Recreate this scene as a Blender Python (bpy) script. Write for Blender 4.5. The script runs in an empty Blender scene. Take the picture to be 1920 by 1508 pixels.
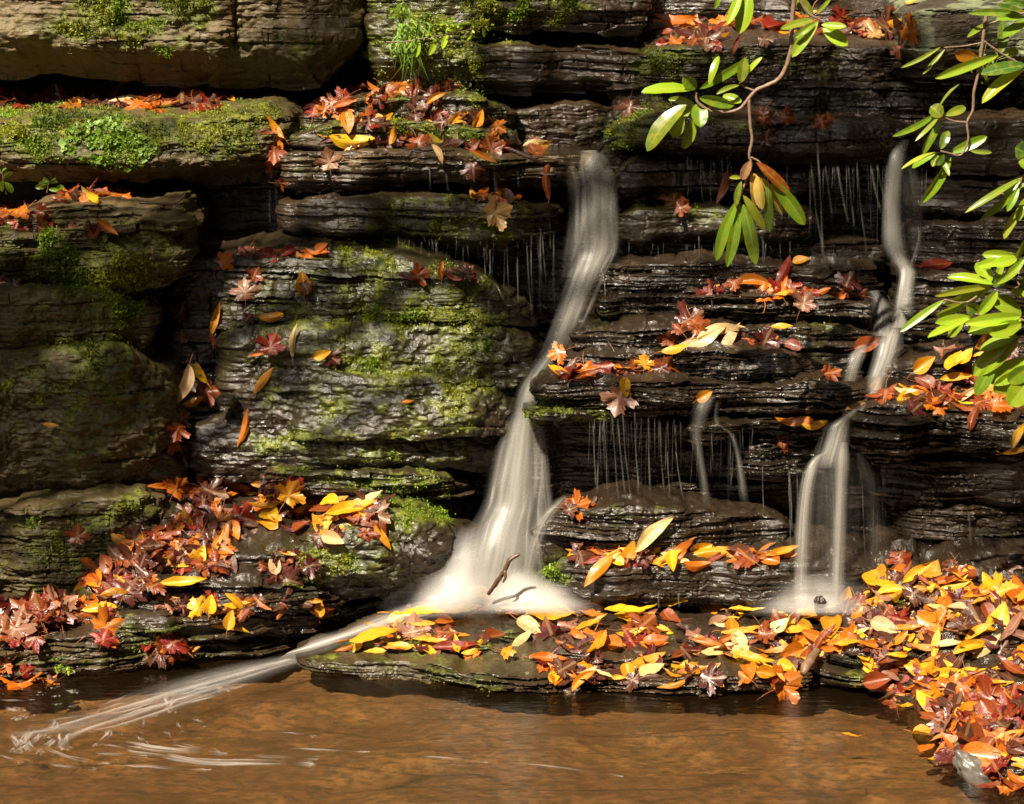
import bpy, math, random
import numpy as np
from mathutils import Vector, Matrix, noise as mnoise
from mathutils.bvhtree import BVHTree

scene = bpy.context.scene
COL = scene.collection
R = math.radians

# ---------------------------------------------------------------- camera
CAM = np.array([0.0, -6.75, 2.0]); PITCH = R(11.0); FPX = 4100.0; PW, PH = 1920.0, 1508.0
CP, SP = math.cos(PITCH), math.sin(PITCH)
cam_d = bpy.data.cameras.new('camera'); cam = bpy.data.objects.new('camera', cam_d); COL.objects.link(cam)
cam.location = CAM; cam.rotation_euler = (R(90) - PITCH, 0, 0)
cam_d.sensor_width = 36.0; cam_d.lens = 36.0 * FPX / PW; cam_d.clip_start = 0.1; cam_d.clip_end = 400
cam_d.dof.use_dof = True; cam_d.dof.focus_distance = 6.75; cam_d.dof.aperture_fstop = 9.0
scene.camera = cam

# ---------------------------------------------------------------- sky, sun, exposure
SUN_EL, SUN_AZ = 51.0, 30.0            # azimuth: degrees to the left of straight behind the camera
world = bpy.data.worlds.new('World'); scene.world = world; world.use_nodes = True
wn = world.node_tree
sky = wn.nodes.new('ShaderNodeTexSky'); sky.sky_type = 'NISHITA'; sky.sun_disc = False
sky.sun_elevation = R(SUN_EL); sky.sun_rotation = R(180 + SUN_AZ); sky.air_density = 1.0; sky.dust_density = 2.0
bgn = wn.nodes['Background']; wn.links.new(sky.outputs[0], bgn.inputs[0]); bgn.inputs[1].default_value = 0.05
sun_d = bpy.data.lights.new('sun', 'SUN'); sun_d.energy = 5.0; sun_d.angle = R(0.55); sun_d.color = (1.0, 0.90, 0.74)
sun = bpy.data.objects.new('sun', sun_d); COL.objects.link(sun)
SUN_DIR = Vector((math.sin(R(SUN_AZ)) * math.cos(R(SUN_EL)), math.cos(R(SUN_AZ)) * math.cos(R(SUN_EL)), -math.sin(R(SUN_EL))))
sun.rotation_euler = SUN_DIR.to_track_quat('-Z', 'Y').to_euler(); sun.location = (-4, -5, 7)
scene.view_settings.view_transform = 'Standard'; scene.view_settings.look = 'None'
scene.view_settings.exposure = 1.28; scene.view_settings.gamma = 1.0
cy = scene.cycles
cy.max_bounces = 8; cy.diffuse_bounces = 3; cy.glossy_bounces = 3; cy.transmission_bounces = 4; cy.transparent_max_bounces = 24
cy.caustics_reflective = False; cy.caustics_refractive = False; cy.sample_clamp_indirect = 4.0; cy.blur_glossy = 0.5
cy.use_denoising = True

# ---------------------------------------------------------------- pixel <-> world
def P(px, py, Y):
    px = np.asarray(px, float); py = np.asarray(py, float); Y = np.asarray(Y, float)
    u = (px - PW / 2) / FPX; v = (PH / 2 - py) / FPX
    dy = CP + v * SP; dz = -SP + v * CP
    t = (Y - CAM[1]) / dy
    return np.stack([CAM[0] + u * t, CAM[1] + dy * t, CAM[2] + dz * t], -1)
def ray(px, py):
    u = (px - PW / 2) / FPX; v = (PH / 2 - py) / FPX
    return Vector((u, CP + v * SP, -SP + v * CP)).normalized()
def onz(px, py, z):
    d = ray(px, py); t = (z - CAM[2]) / d.z
    return Vector(CAM) + d * t
def proj(co):
    d = np.asarray(co) - CAM
    dep = d[..., 1] * CP - d[..., 2] * SP
    up = d[..., 1] * SP + d[..., 2] * CP
    return PW / 2 + FPX * d[..., 0] / dep, PH / 2 - FPX * up / dep

# ---------------------------------------------------------------- numpy noise
def _h(ix, iy, iz, s):
    n = (ix.astype(np.int64) * 374761393 + iy.astype(np.int64) * 668265263 + iz.astype(np.int64) * 2147483647 + s * 974711) & 0xffffffff
    n = ((n ^ (n >> 13)) * 1274126177) & 0xffffffff
    n = ((n ^ (n >> 16)) * 2246822519) & 0xffffffff
    return ((n ^ (n >> 15)) & 0xffffff) / float(0xffffff)
def vn(x, y, z, s=0):
    x, y, z = np.broadcast_arrays(np.asarray(x, float), np.asarray(y, float), np.asarray(z, float))
    fx, fy, fz = np.floor(x), np.floor(y), np.floor(z)
    ax, ay, az = x - fx, y - fy, z - fz
    ax, ay, az = [a * a * a * (a * (a * 6 - 15) + 10) for a in (ax, ay, az)]
    o = 0
    for i in (0, 1):
        wx = ax if i else 1 - ax
        for j in (0, 1):
            wy = ay if j else 1 - ay
            for k in (0, 1):
                wz = az if k else 1 - az
                o = o + wx * wy * wz * _h(fx + i, fy + j, fz + k, s)
    return o * 2 - 1
def fbm(x, y, z, s=0, o=4, g=0.5, l=2.03):
    a, t, n = 1.0, 0, 0
    for i in range(o):
        t = t + a * vn(x, y, z, s + i * 17); n += a
        x, y, z = x * l, y * l, z * l; a *= g
    return t / n
def h1(k, s=0):
    k = np.asarray(k); return _h(k, k * 0 + 7, k * 0 + 3, s)
def sstep(a, b, x):
    t = np.clip((x - a) / (b - a), 0, 1); return t * t * (3 - 2 * t)

# ---------------------------------------------------------------- scene bookkeeping
def tag(o, label=None, cat=None, group=None, kind=None):
    if label: o['label'] = label
    if cat: o['category'] = cat
    if group: o['group'] = group
    if kind: o['kind'] = kind
    return o
def empty(name, loc=(0, 0, 0)):
    o = bpy.data.objects.new(name, None); o.empty_display_size = 0.05; COL.objects.link(o); o.location = loc; return o
def raw_mesh(name, co, faces):
    """faces: (n,3) or (n,4) int array, or a list of such arrays."""
    fl = faces if isinstance(faces, list) else [faces]
    fl = [np.asarray(f, np.int32) for f in fl if len(f)]
    me = bpy.data.meshes.new(name)
    co = np.ascontiguousarray(co, np.float32)
    me.vertices.add(len(co)); me.vertices.foreach_set('co', co.ravel())
    loops = np.concatenate([f.ravel() for f in fl]); tot = np.concatenate([np.full(len(f), f.shape[1], np.int32) for f in fl])
    me.loops.add(len(loops)); me.loops.foreach_set('vertex_index', loops.astype(np.int32))
    st = np.concatenate([[0], np.cumsum(tot)[:-1]]).astype(np.int32)
    me.polygons.add(len(tot)); me.polygons.foreach_set('loop_start', st)
    me.update(calc_edges=True); me.validate()
    return me
def smooth(me, ang=None):
    me.polygons.foreach_set('use_smooth', np.ones(len(me.polygons), bool))
    if ang: me.set_sharp_from_angle(angle=R(ang))
    me.update()
def obj(name, me, mat=None, parent=None):
    o = bpy.data.objects.new(name, me); COL.objects.link(o)
    if mat: me.materials.append(mat)
    if parent: o.parent = parent
    return o
def vattr(me, name, val):
    a = me.attributes.new(name, 'FLOAT', 'POINT'); a.data.foreach_set('value', np.ascontiguousarray(val, np.float32))
def vcol(me, name, val):
    a = me.attributes.new(name, 'FLOAT_COLOR', 'POINT')
    v = np.ones((len(val), 4), np.float32); v[:, :3] = val; a.data.foreach_set('color', v.ravel())
def uvs(me, uv):
    lay = me.uv_layers.new(name='uv'); n = len(me.loops); li = np.zeros(n, np.int32)
    me.loops.foreach_get('vertex_index', li); lay.data.foreach_set('uv', np.ascontiguousarray(uv[li], np.float32).ravel())
def grid_faces(n, m, wrap=False):
    i = np.arange(n - 1)[:, None]; j = np.arange(m if wrap else m - 1)[None, :]
    j2 = (j + 1) % m
    return np.stack(np.broadcast_arrays(i * m + j, i * m + j2, (i + 1) * m + j2, (i + 1) * m + j), -1).reshape(-1, 4)
def tube(pts, rad, seg=7, noise_amp=0.0, seed=1):
    pts = np.asarray(pts, float); n = len(pts); rad = np.broadcast_to(np.asarray(rad, float), (n,))
    t = np.gradient(pts, axis=0); t /= np.linalg.norm(t, axis=1)[:, None] + 1e-9
    up = np.array([0.31, -0.9, 0.29]); a = np.cross(t, up); a /= np.linalg.norm(a, axis=1)[:, None] + 1e-9; b = np.cross(t, a)
    th = np.linspace(0, 2 * np.pi, seg, endpoint=False)
    rr = rad[:, None] * (1 + noise_amp * (h1(np.arange(n * seg), seed).reshape(n, seg) - .5))
    co = pts[:, None] + a[:, None] * (np.cos(th)[None, :, None] * rr[..., None]) + b[:, None] * (np.sin(th)[None, :, None] * rr[..., None])
    co = co.reshape(-1, 3); f = grid_faces(n, seg, True)
    co = np.vstack([co, pts[0], pts[-1]]); k = np.arange(seg); k2 = (k + 1) % seg
    c0 = np.stack([np.full(seg, n * seg), k2, k], 1); c1 = np.stack([np.full(seg, n * seg + 1), (n - 1) * seg + k, (n - 1) * seg + k2], 1)
    return co, [f, np.vstack([c0, c1])]
def join(parts):
    """[(co, [faces])] -> one co, face lists by arity"""
    cs, f3, f4, o = [], [], [], 0
    for c, fl in parts:
        for f in (fl if isinstance(fl, list) else [fl]):
            f = np.asarray(f)
            if len(f): (f3 if f.shape[1] == 3 else f4).append(f + o)
        cs.append(c); o += len(c)
    out = []
    if f4: out.append(np.vstack(f4))
    if f3: out.append(np.vstack(f3))
    return np.vstack(cs), out
def curve_pts(pts, n):
    """Catmull-Rom through pts"""
    p = np.asarray(pts, float); p = np.vstack([2 * p[0] - p[1], p, 2 * p[-1] - p[-2]])
    u = np.linspace(0, len(p) - 3 - 1e-6, n); i = u.astype(int); t = (u - i)[:, None]
    a, b, c, d = p[i], p[i + 1], p[i + 2], p[i + 3]
    return .5 * (2 * b + (c - a) * t + (2 * a - 5 * b + 4 * c - d) * t ** 2 + (3 * b - a - 3 * c + d) * t ** 3)

# ---------------------------------------------------------------- material helpers
class NT:
    def __init__(s, name):
        s.m = bpy.data.materials.new(name); s.m.use_nodes = True; s.t = s.m.node_tree; s.t.nodes.clear()
        s.out = s.n('ShaderNodeOutputMaterial')
    def n(s, typ, **kw):
        x = s.t.nodes.new(typ)
        for k, v in kw.items():
            if k.startswith('i_'):
                key = k[2:]; x.inputs[int(key) if key.isdigit() else key.replace('_', ' ')].default_value = v
            else: setattr(x, k, v)
        return x
    def l(s, a, b): s.t.links.new(a, b)
    def val(s, sock, v):
        if hasattr(v, 'links'): s.l(v, sock)
        else: sock.default_value = v
    def math(s, op, a, b=0.0, c=None):
        x = s.n('ShaderNodeMath', operation=op); s.val(x.inputs[0], a); s.val(x.inputs[1], b)
        if c is not None: s.val(x.inputs[2], c)
        return x.outputs[0]
    def mix(s, f, a, b, blend='MIX'):
        x = s.n('ShaderNodeMix', data_type='RGBA', blend_type=blend); s.val(x.inputs[0], f); s.val(x.inputs[6], a); s.val(x.inputs[7], b); return x.outputs[2]
    def lerp(s, f, a, b):
        x = s.n('ShaderNodeMix', data_type='FLOAT'); s.val(x.inputs[0], f); s.val(x.inputs[2], a); s.val(x.inputs[3], b); return x.outputs[0]
    def ramp(s, f, stops):
        x = s.n('ShaderNodeValToRGB'); s.val(x.inputs[0], f); e = x.color_ramp.elements
        while len(e) < len(stops): e.new(0.5)
        for k, (p, c) in enumerate(stops):
            e[k].position = p; e[k].color = c if len(c) == 4 else (*c, 1)
        return x.outputs[0]
    def coords(s, scale=(1, 1, 1), kind='Object'):
        tc = s.n('ShaderNodeTexCoord'); mp = s.n('ShaderNodeMapping'); s.l(tc.outputs[kind], mp.inputs[0]); mp.inputs[3].default_value = scale; return mp.outputs[0]
    def noise(s, vec, scale, detail=4, rough=0.55, dist=0.0):
        x = s.n('ShaderNodeTexNoise'); s.l(vec, x.inputs['Vector']); x.inputs['Scale'].default_value = scale; x.inputs['Detail'].default_value = detail
        x.inputs['Roughness'].default_value = rough; x.inputs['Distortion'].default_value = dist; return x.outputs[0]
    def attr(s, name, what='Fac'):
        return s.n('ShaderNodeAttribute', attribute_name=name).outputs[what]
C4 = lambda c: (c[0], c[1], c[2], 1)

def rock_material(name, ca, cb, cc, rough=(0.18, 0.5), spec=0.5, lichen=False, film=0.0):
    s = NT(name); v = s.coords(); vs = s.coords((1.0, 1.0, 3.2))
    n1 = s.noise(vs, 3.0, 6, 0.62, 0.3); n2 = s.noise(v, 14.0, 5, 0.65); n3 = s.noise(v, 90.0, 3, 0.6); n4 = s.noise(vs, 22.0, 5, .6)
    base = s.ramp(n1, [(0.3, ca), (0.5, cb), (0.72, cc)])
    base = s.mix(s.ramp(n2, [(0.42, (0, 0, 0)), (0.7, (1, 1, 1))]), base, C4([x * .55 for x in cb]))
    base = s.mix(.45, base, s.mix(n4, C4([x * .45 for x in ca]), C4([x * 1.5 for x in cc])), 'MIX')
    moss = s.attr('moss'); dry = s.attr('dry')
    base = s.mix(s.math('MULTIPLY', dry, .75), base, s.mix(n2, (.12, .072, .026, 1), (.36, .25, .115, 1)))
    base = s.mix(s.ramp(moss, [(.06, (0, 0, 0)), (.42, (.75, .75, .75))]), base, s.mix(n2, (.016, .019, .004, 1), (.052, .056, .012, 1)))
    base = s.mix(s.math('MULTIPLY', s.ramp(s.noise(s.coords((1, 1, 2.6)), 11, 6, .7), [(.6, (0, 0, 0)), (.68, (1, 1, 1))]), s.math('MULTIPLY', dry, .5)), base, (.42, .36, .27, 1))
    if lichen: base = s.mix(s.ramp(s.noise(s.coords((1, 1, 1.2)), 5.5, 5, .5, .6), [(.50, (0, 0, 0)), (.54, (.85, .85, .85))]), base, s.mix(n3, (.10, .115, .055, 1), (.26, .28, .16, 1)))
    # lichen-grey flecks on the dry faces
    fle = s.math('MULTIPLY', dry, s.ramp(s.noise(vs, 7, 6, .7), [(.6, (0, 0, 0)), (.66, (1, 1, 1))]))
    base = s.mix(s.math('MULTIPLY', fle, .6), base, (.36, .33, .28, 1))
    mt = s.math('ADD', moss, s.math('MULTIPLY', s.math('SUBTRACT', n2, .5), .9))
    mt = s.math('ADD', mt, s.math('MULTIPLY', s.math('SUBTRACT', n3, .5), .9))
    mf = s.ramp(mt, [(.27, (0, 0, 0)), (.5, (1, 1, 1))])
    mcol = s.ramp(s.noise(v, 40, 4, .6), [(.3, (.036, .038, .006)), (.5, (.10, .11, .012)), (.7, (.19, .195, .016))])
    base = s.mix(s.math('MULTIPLY', mf, .92), base, mcol)
    b = s.n('ShaderNodeBsdfPrincipled'); s.l(base, b.inputs['Base Color'])
    r = s.lerp(s.ramp(n2, [(.35, (0, 0, 0)), (.65, (1, 1, 1))]), rough[0], rough[1])
    r = s.lerp(dry, r, .62); r = s.lerp(mf, r, .55)
    s.l(r, b.inputs['Roughness']); b.inputs['Specular IOR Level'].default_value = spec
    bp = s.n('ShaderNodeBump', i_Strength=0.9, i_Distance=0.006); s.l(s.math('ADD', s.math('MULTIPLY', n4, 1.0), s.math('MULTIPLY', n2, .7)), bp.inputs['Height'])
    bp2 = s.n('ShaderNodeBump', i_Strength=.8, i_Distance=0.0024); s.l(s.noise(v, 150, 4, .65), bp2.inputs['Height']); s.l(bp.outputs[0], bp2.inputs['Normal'])
    s.l(bp2.outputs[0], b.inputs['Normal'])
    if film: b.inputs['Coat Weight'].default_value = film; b.inputs['Coat Roughness'].default_value = .13; bp3 = s.n('ShaderNodeBump', i_Strength=1.0, i_Distance=.0032); s.l(s.noise(s.coords((1, 1, 1.6)), 95, 4, .7), bp3.inputs['Height']); s.l(bp3.outputs[0], b.inputs['Coat Normal'])
    s.l(b.outputs[0], s.out.inputs[0]); return s.m
M_WET = rock_material('wet_shale', (.0075, .005, .003), (.018, .012, .007), (.048, .031, .017), (.14, .42), .34, film=.46)
M_BRN = rock_material('brown_wet_shale', (.010, .006, .003), (.024, .0145, .007), (.066, .040, .019), (.2, .5), .4, film=.3)
M_DRY = rock_material('damp_sandstone', (.026, .017, .007), (.055, .037, .015), (.12, .082, .036), (.3, .6), .35)
M_LICH = rock_material('lichen_sandstone', (.020, .016, .010), (.040, .033, .022), (.08, .065, .045), (.4, .7), .35, True)
MATS = dict(lich=M_LICH, wet=M_WET, brn=M_BRN, dry=M_DRY)

# ---------------------------------------------------------------- moss and dry patches (photo pixels: x, y, rx, ry, strength)
MOSS = [(200, 25, 60, 50, 1.3), (370, 15, 60, 30, 1.0), (100, 60, 160, 40, .35), (330, 75, 45, 15, .9), (250, 60, 140, 30, .8), (400, 110, 160, 60, .35), (560, 100, 110, 80, .35),
    (60, 250, 130, 60, 1.05), (220, 265, 100, 55, 1.1), (120, 210, 150, 20, .9), (300, 215, 90, 18, .6), (420, 255, 90, 60, .95), (480, 215, 60, 30, .7), (480, 300, 50, 60, .45),
    (90, 400, 200, 20, .3), (250, 430, 110, 50, .55), (90, 475, 80, 45, 1.3), (200, 520, 80, 60, 1.15), (30, 480, 50, 30, .7), (230, 560, 50, 70, 1.2), (120, 560, 130, 40, .5), (150, 640, 150, 60, .5), (190, 660, 60, 40, 1.1),
    (15, 725, 18, 18, .8), (240, 720, 90, 90, .4), (60, 880, 120, 60, .2), (120, 1040, 130, 70, .55), (240, 950, 60, 30, .7), (160, 975, 120, 40, .4),
    (700, 480, 90, 22, .9), (850, 540, 130, 30, .8), (720, 520, 140, 50, .45), (770, 600, 190, 30, 1.0), (880, 610, 80, 60, .8), (700, 680, 130, 60, .8), (850, 700, 120, 80, .7), (620, 640, 50, 40, .5),
    (800, 760, 160, 40, .55), (640, 770, 100, 40, .5), (560, 830, 90, 30, .7), (700, 830, 120, 40, .5), (720, 900, 150, 25, .7), (580, 880, 80, 15, .7), (500, 740, 60, 30, .5), (880, 820, 50, 60, .5),
    (760, 960, 110, 40, .75), (640, 1060, 100, 35, .9), (690, 1060, 50, 50, .6), (560, 1090, 40, 30, .4), (300, 1180, 90, 15, .5), (260, 1240, 120, 18, .55), (40, 1240, 60, 20, .4), (120, 1250, 30, 12, .6),
    (760, 60, 80, 70, .8), (700, 110, 50, 60, .6), (860, 110, 60, 50, .7), (800, 140, 140, 30, .5), (910, 15, 80, 20, 1.2), (960, 15, 60, 22, 1.2), (1075, 12, 60, 20, 1.2), (960, 65, 60, 20, .7), (900, 30, 60, 60, .6),
    (720, 195, 60, 12, .8), (880, 200, 80, 25, .55), (800, 245, 170, 15, .85), (600, 240, 60, 12, .6), (870, 300, 70, 14, .6), (600, 320, 80, 20, .3), (860, 380, 160, 14, .5), (830, 430, 130, 40, .75), (900, 450, 120, 30, .5), (1000, 400, 60, 30, .4),
    (1240, 130, 55, 55, .8), (1320, 100, 130, 25, .6), (1450, 110, 120, 25, .4), (1190, 240, 40, 50, .75), (1280, 225, 90, 25, .45), (1400, 240, 60, 20, .3), (1200, 390, 50, 20, .55), (1330, 400, 150, 18, .4),
    (1080, 770, 90, 25, .6), (1010, 780, 18, 35, .7), (1040, 1080, 38, 40, 1.0), (1190, 960, 120, 12, .3), (1150, 600, 60, 20, .3), (1540, 620, 60, 14, .4), (1620, 780, 30, 30, .3), (1500, 660, 60, 20, .25),
    (720, 1205, 90, 22, .6), (850, 1275, 110, 16, .6), (930, 1195, 70, 20, .45), (640, 1240, 80, 18, .5), (1230, 1180, 40, 12, .5), (1690, 1130, 40, 22, .9), (1740, 1160, 30, 20, .6), (1600, 1275, 60, 18, .5), (1250, 1265, 60, 12, .3), (1640, 1240, 60, 14, .5)]
DRY = [(120, 60, 230, 80, .75), (330, 40, 150, 70, .5), (100, 205, 240, 26, .8), (250, 250, 110, 26, .5), (60, 320, 240, 30, .45), (130, 400, 190, 24, .7), (60, 540, 90, 20, .5), (150, 425, 120, 10, .5), (640, 285, 120, 10, .6), (100, 640, 130, 70, .25), (100, 820, 180, 90, .22), (60, 1240, 160, 25, .35), (850, 1240, 200, 16, .35), (1790, 70, 90, 60, .3)]
MOSS += [(150, 700, 220, 260, .5), (120, 480, 230, 70, .6), (300, 100, 330, 60, .26), (200, 280, 260, 60, .45), (680, 620, 290, 180, .5), (720, 850, 220, 80, .46), (120, 1050, 170, 110, .5), (800, 120, 130, 80, .55), (1250, 250, 110, 60, .35), (760, 240, 220, 30, .45), (830, 420, 180, 60, .5), (650, 1040, 130, 70, .5), (800, 1240, 260, 40, .35), (300, 1210, 200, 60, .3)]
def field(blobs, px, py, seed):
    o = np.zeros_like(px)
    wx = px + 40 * vn(px / 60, py / 60, 0, seed) + 14 * vn(px / 17, py / 17, 0, seed + 1); wy = py + 22 * vn(px / 50, py / 50, 5, seed) + 8 * vn(px / 15, py / 15, 9, seed + 1)
    for x, y, rx, ry, k in blobs:
        o = np.maximum(o, k * np.exp(-((wx - x) / rx) ** 2 - ((wy - y) / ry) ** 2))
    return o

# ---------------------------------------------------------------- stratified ledges
def strata(s, z, seed, amp, th, cell=1.0):
    rng = np.random.RandomState(seed); n = int(4.2 / th) + 3
    b = -0.8 + np.cumsum(th * (0.35 + 1.5 * rng.rand(n) ** 1.5))
    zz = z + 0.014 * vn(s * 2.3, z * 1.5, 0, seed) + 0.005 * vn(s * 11, z * 4, 3, seed) + 0.02 * s * (rng.rand() - .5)
    k = np.clip(np.searchsorted(b, zz.ravel()).reshape(zz.shape), 1, n - 1)
    lo, hi = b[k - 1], b[k]; d = np.minimum(zz - lo, hi - zz)
    w = cell * (0.07 + 0.4 * h1(k, seed + 5)); cid = np.floor(s / w + 9 * h1(k, seed + 6) + .25 * vn(s * 20, zz * 20, 0, seed))
    blk = _h(k, cid, cid * 0, seed + 8) * 2 - 1
    cf = s / w + 9 * h1(k, seed + 6); cd = np.abs(cf - np.floor(cf) - .5)
    pr = (h1(k, seed + 7) * 2 - 1) * .8 + blk * .55
    msk = np.clip(.8 + 1.3 * fbm(s * 3.1, z * 4.5, 0, seed + 60, 3), .1, 1.5); gm = np.clip(.3 + 1.6 * vn(s * 5, k * 3.7, 0, seed + 61), 0, 1.2)
    return msk * amp * (pr - 1.0 * gm * np.exp(-(d / 0.003) ** 2) + 0.28 * vn(s * 9, zz * 30, 0, seed + 9)) - msk * amp * .6 * np.exp(-((.5 - cd) * w / .004) ** 2) * (h1(cid, seed) > .5)

ROCKS = []          # (co, faces) of everything a leaf can lie on
def sm1(a, it):
    for _ in range(it):
        b = a.copy(); b[1:-1] = .25 * a[:-2] + .5 * a[1:-1] + .25 * a[2:]; a = b
    return a
def ledge(name, label, st, td=.3, rise=.06, mat='wet', amp=.012, th=.03, lr=.02, under=.03, bulge=0., seed=1, jag=1.0, cr=.03, cat='rock ledge', group='stacked rock ledges', lean=0., dx=2.6, dyp=2.2, tl=.006, fb=.012, wave=1.0):
    st = np.array(st, float)
    if st[0, 0] <= -60: st = np.vstack([st[0] + [-380, 0, 0, 0], st])
    if st[-1, 0] >= 1975: st = np.vstack([st, st[-1] + [380, 0, 0, 0]])
    x0, x1 = st[0, 0], st[-1, 0]
    n = int((x1 - x0) / dx) + 2; px = np.linspace(x0, x1, n)
    def ip(c): 
        v = np.interp(px, st[:, 0], st[:, c]); return sm1(np.pad(v, 12, mode='reflect', reflect_type='odd'), 60)[12:-12]
    lip, bot, Y = ip(1), ip(2), ip(3)
    lip = lip + jag * (5 * vn(px / 90, 0, 0, seed) + 2.6 * vn(px / 24, 0, 0, seed + 1)); bot = bot + jag * (7 * vn(px / 70, 3, 0, seed) + 4 * vn(px / 22, 3, 0, seed + 1))
    Y = Y + wave * (.022 * vn(px / 130, 0, 7, seed) + .012 * vn(px / 40, 0, 7, seed))
    bw = .10 + .12 * abs(math.sin(seed)); wxx = (px - 960) / 620.; bid = np.floor(wxx / bw + .6 * vn(wxx * 4, 0, 0, seed)); Y = Y + wave * .06 * (sm1(h1(bid, seed + 31), 1) - .5); lip = lip + jag * 8 * (sm1(h1(bid, seed + 33), 1) - .4)
    T = P(px, lip, Y); B = P(px, bot, Y)
    nw = max(6, int(td / .012)); wl = np.linspace(1, 0, nw, endpoint=False)
    xs = np.concatenate([np.full(nw, T[0, 0]), T[:, 0], np.full(nw, T[-1, 0])])
    ys = np.concatenate([T[0, 1] + wl * td, T[:, 1], T[-1, 1] + wl[::-1] * td])
    zt = np.concatenate([np.full(nw, T[0, 2]), T[:, 2], np.full(nw, T[-1, 2])]); zb = np.concatenate([np.full(nw, B[0, 2]), B[:, 2], np.full(nw, B[-1, 2])])
    yb = np.concatenate([np.full(nw, T[0, 1]), T[:, 1], np.full(nw, T[-1, 1])]) + td
    it = int((cr / (dx / 620.)) ** 2 * .5) + 1
    it = min(it, 900); xs, ys = sm1(xs, it), sm1(ys, it)
    tx, ty = np.gradient(xs), np.gradient(ys); L = np.hypot(tx, ty) + 1e-9; nx, ny = ty / L, -tx / L
    N = len(xs); h = np.abs(zt - zb); hp = float(np.max(bot - lip))
    nv = max(6, int(hp / dyp)); nt = max(5, int(td / .011)); nb = 3
    v = np.linspace(0, 1, nv)[None, :]; z = zt[:, None] + (zb - zt)[:, None] * v; S = (xs + ys * .8)[:, None] + 0 * v
    hh = h[:, None]; off = -lr * (1 - np.sqrt(np.clip(1 - (1 - np.clip(v * hh / lr, 0, 1)) ** 2, 0, 1)))
    off = off + bulge * np.sin(np.pi * np.clip(v, 0, 1)) ** .8 - under * sstep(.6, 1., v) ** 1.5 + lean * v
    fade = sstep(0, .012, v * hh) * .8 + .2
    off = off + fade * strata(S, z, seed, amp, th) + fade * strata(S, z, seed + 50, amp * .3, th * .3, .4)
    fq = fbm(S * 6, z * 10, ys[:, None] * 6, seed + 3, 6, .58)
    if fb < .03: f2 = fbm(S * 9, z * 22, ys[:, None] * 9, seed + 13, 3); fq = .45 * fq + .75 * np.round(f2 * 4) / 4
    off = off + fade * fb * (fq + .35 * np.abs(fbm(S * 22, z * 34, ys[:, None] * 20, seed + 4, 3)))
    fx, fy = xs[:, None] + nx[:, None] * off, ys[:, None] + ny[:, None] * off
    # tread
    t = (np.linspace(0, 1, nt + 1)[1:][::-1] ** 1.25)[None, :]
    ix = xs * .94 + .06 * xs.mean(); bx, by = fx[:, :1] + (ix[:, None] - fx[:, :1]) * t, fy[:, :1] + (yb[:, None] - fy[:, :1]) * t
    dep = np.hypot(bx - fx[:, :1], by - fy[:, :1])
    f1 = fbm(bx * 5, by * 5, 0 * bx, seed + 20, 4); q = np.round(f1 * 5) / 5.; f1 = .35 * f1 + .65 * q
    bz = zt[:, None] + dep * rise + tl * 3.2 * f1 * sstep(0, .02, dep) + tl * .9 * fbm(bx * 34, by * 34, 0 * bx, seed + 21, 4) * sstep(0, .01, dep)
    # bottom
    t2 = np.linspace(0, 1, nb + 1)[1:][None, :]
    ux, uy = fx[:, -1:] + (ix[:, None] - fx[:, -1:]) * t2, fy[:, -1:] + (yb[:, None] - fy[:, -1:]) * t2; uz = zb[:, None] + 0 * t2
    co = np.stack([np.hstack([bx, fx, ux]), np.hstack([by, fy, uy]), np.hstack([bz, z + 0 * fx, uz])], -1)
    m = co.shape[1]; co = co.reshape(-1, 3); f = grid_faces(N, m, True)
    me = raw_mesh(name, co, f); smooth(me, 30)
    qx, qy = proj(co); ms = field(MOSS, qx, qy, 3) * (.75 + .5 * vn(co[:, 0] * 25, co[:, 1] * 25, co[:, 2] * 25, 4)); dr = field(DRY, qx, qy, 9)
    vattr(me, 'moss', ms); vattr(me, 'dry', np.clip(dr, 0, 1))
    o = obj(name, me, MATS[mat]); tag(o, label, cat, group); ROCKS.append((co, f, ms)); return o
# ================================================================ ROCK
B = 'brn'; D = 'dry'; W = 'wet'
def L(label, st, **k):
    k.setdefault('seed', 11 + 7 * len(ROCKS))
    if k.get('fb', 0) >= .03: k['amp'] *= .6; k['th'] *= 1.5; k['fb'] *= 1.15
    elif k.get('th', .03) <= .026: k['amp'] = k.get('amp', .012) * 1.55; k['lr'] = k.get('lr', .02) * .45; k['fb'] = k.get('fb', .012) * 1.2
    else: k['th'] = k.get('th', .03) * 1.15; k['fb'] = k.get('fb', .012) * 1.1; k['amp'] = k.get('amp', .012) * 1.15; k['lr'] = k.get('lr', .02) * .75
    if k.get('lr', 0) >= .04: k['lr'] *= .6; k['under'] = k.get('under', .03) * .5; k['cr'] = k.get('cr', .03) * .6
    return ledge('rock_ledge', label, st, **k)
L('broad ochre sandstone ledge with moss cushions along the upper left edge', [(-70,-80,142,.36),(100,-80,150,.34),(280,-80,168,.33),(480,-80,170,.33),(640,-80,165,.36),(668,-80,150,.42)], td=.9, mat=D, amp=.014, th=.05, under=.1, bulge=.02, lr=.03, fb=.03)
L('dark mossy rock ledge right of the black crack, grass hanging on its face', [(676,-80,160,.42),(720,-80,168,.38),(860,-80,188,.37),(905,-80,180,.38)], td=.8, mat=B, amp=.014, th=.05, under=.05, fb=.03, cr=.04)
L('smooth brown wet rock ledge under two bright moss cushions at top centre', [(880,85,182,.40),(960,80,178,.40),(1100,85,180,.41),(1215,95,180,.43)], td=.8, mat=B, amp=.006, th=.03, under=.07, fb=.012)
L('overhanging dark ledge carrying two bright moss cushions at the top edge', [(860,-80,62,.44),(960,-80,55,.42),(1080,-80,60,.43),(1220,-80,70,.48)], td=.8, mat=B, amp=.014, th=.035, under=.05)
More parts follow.
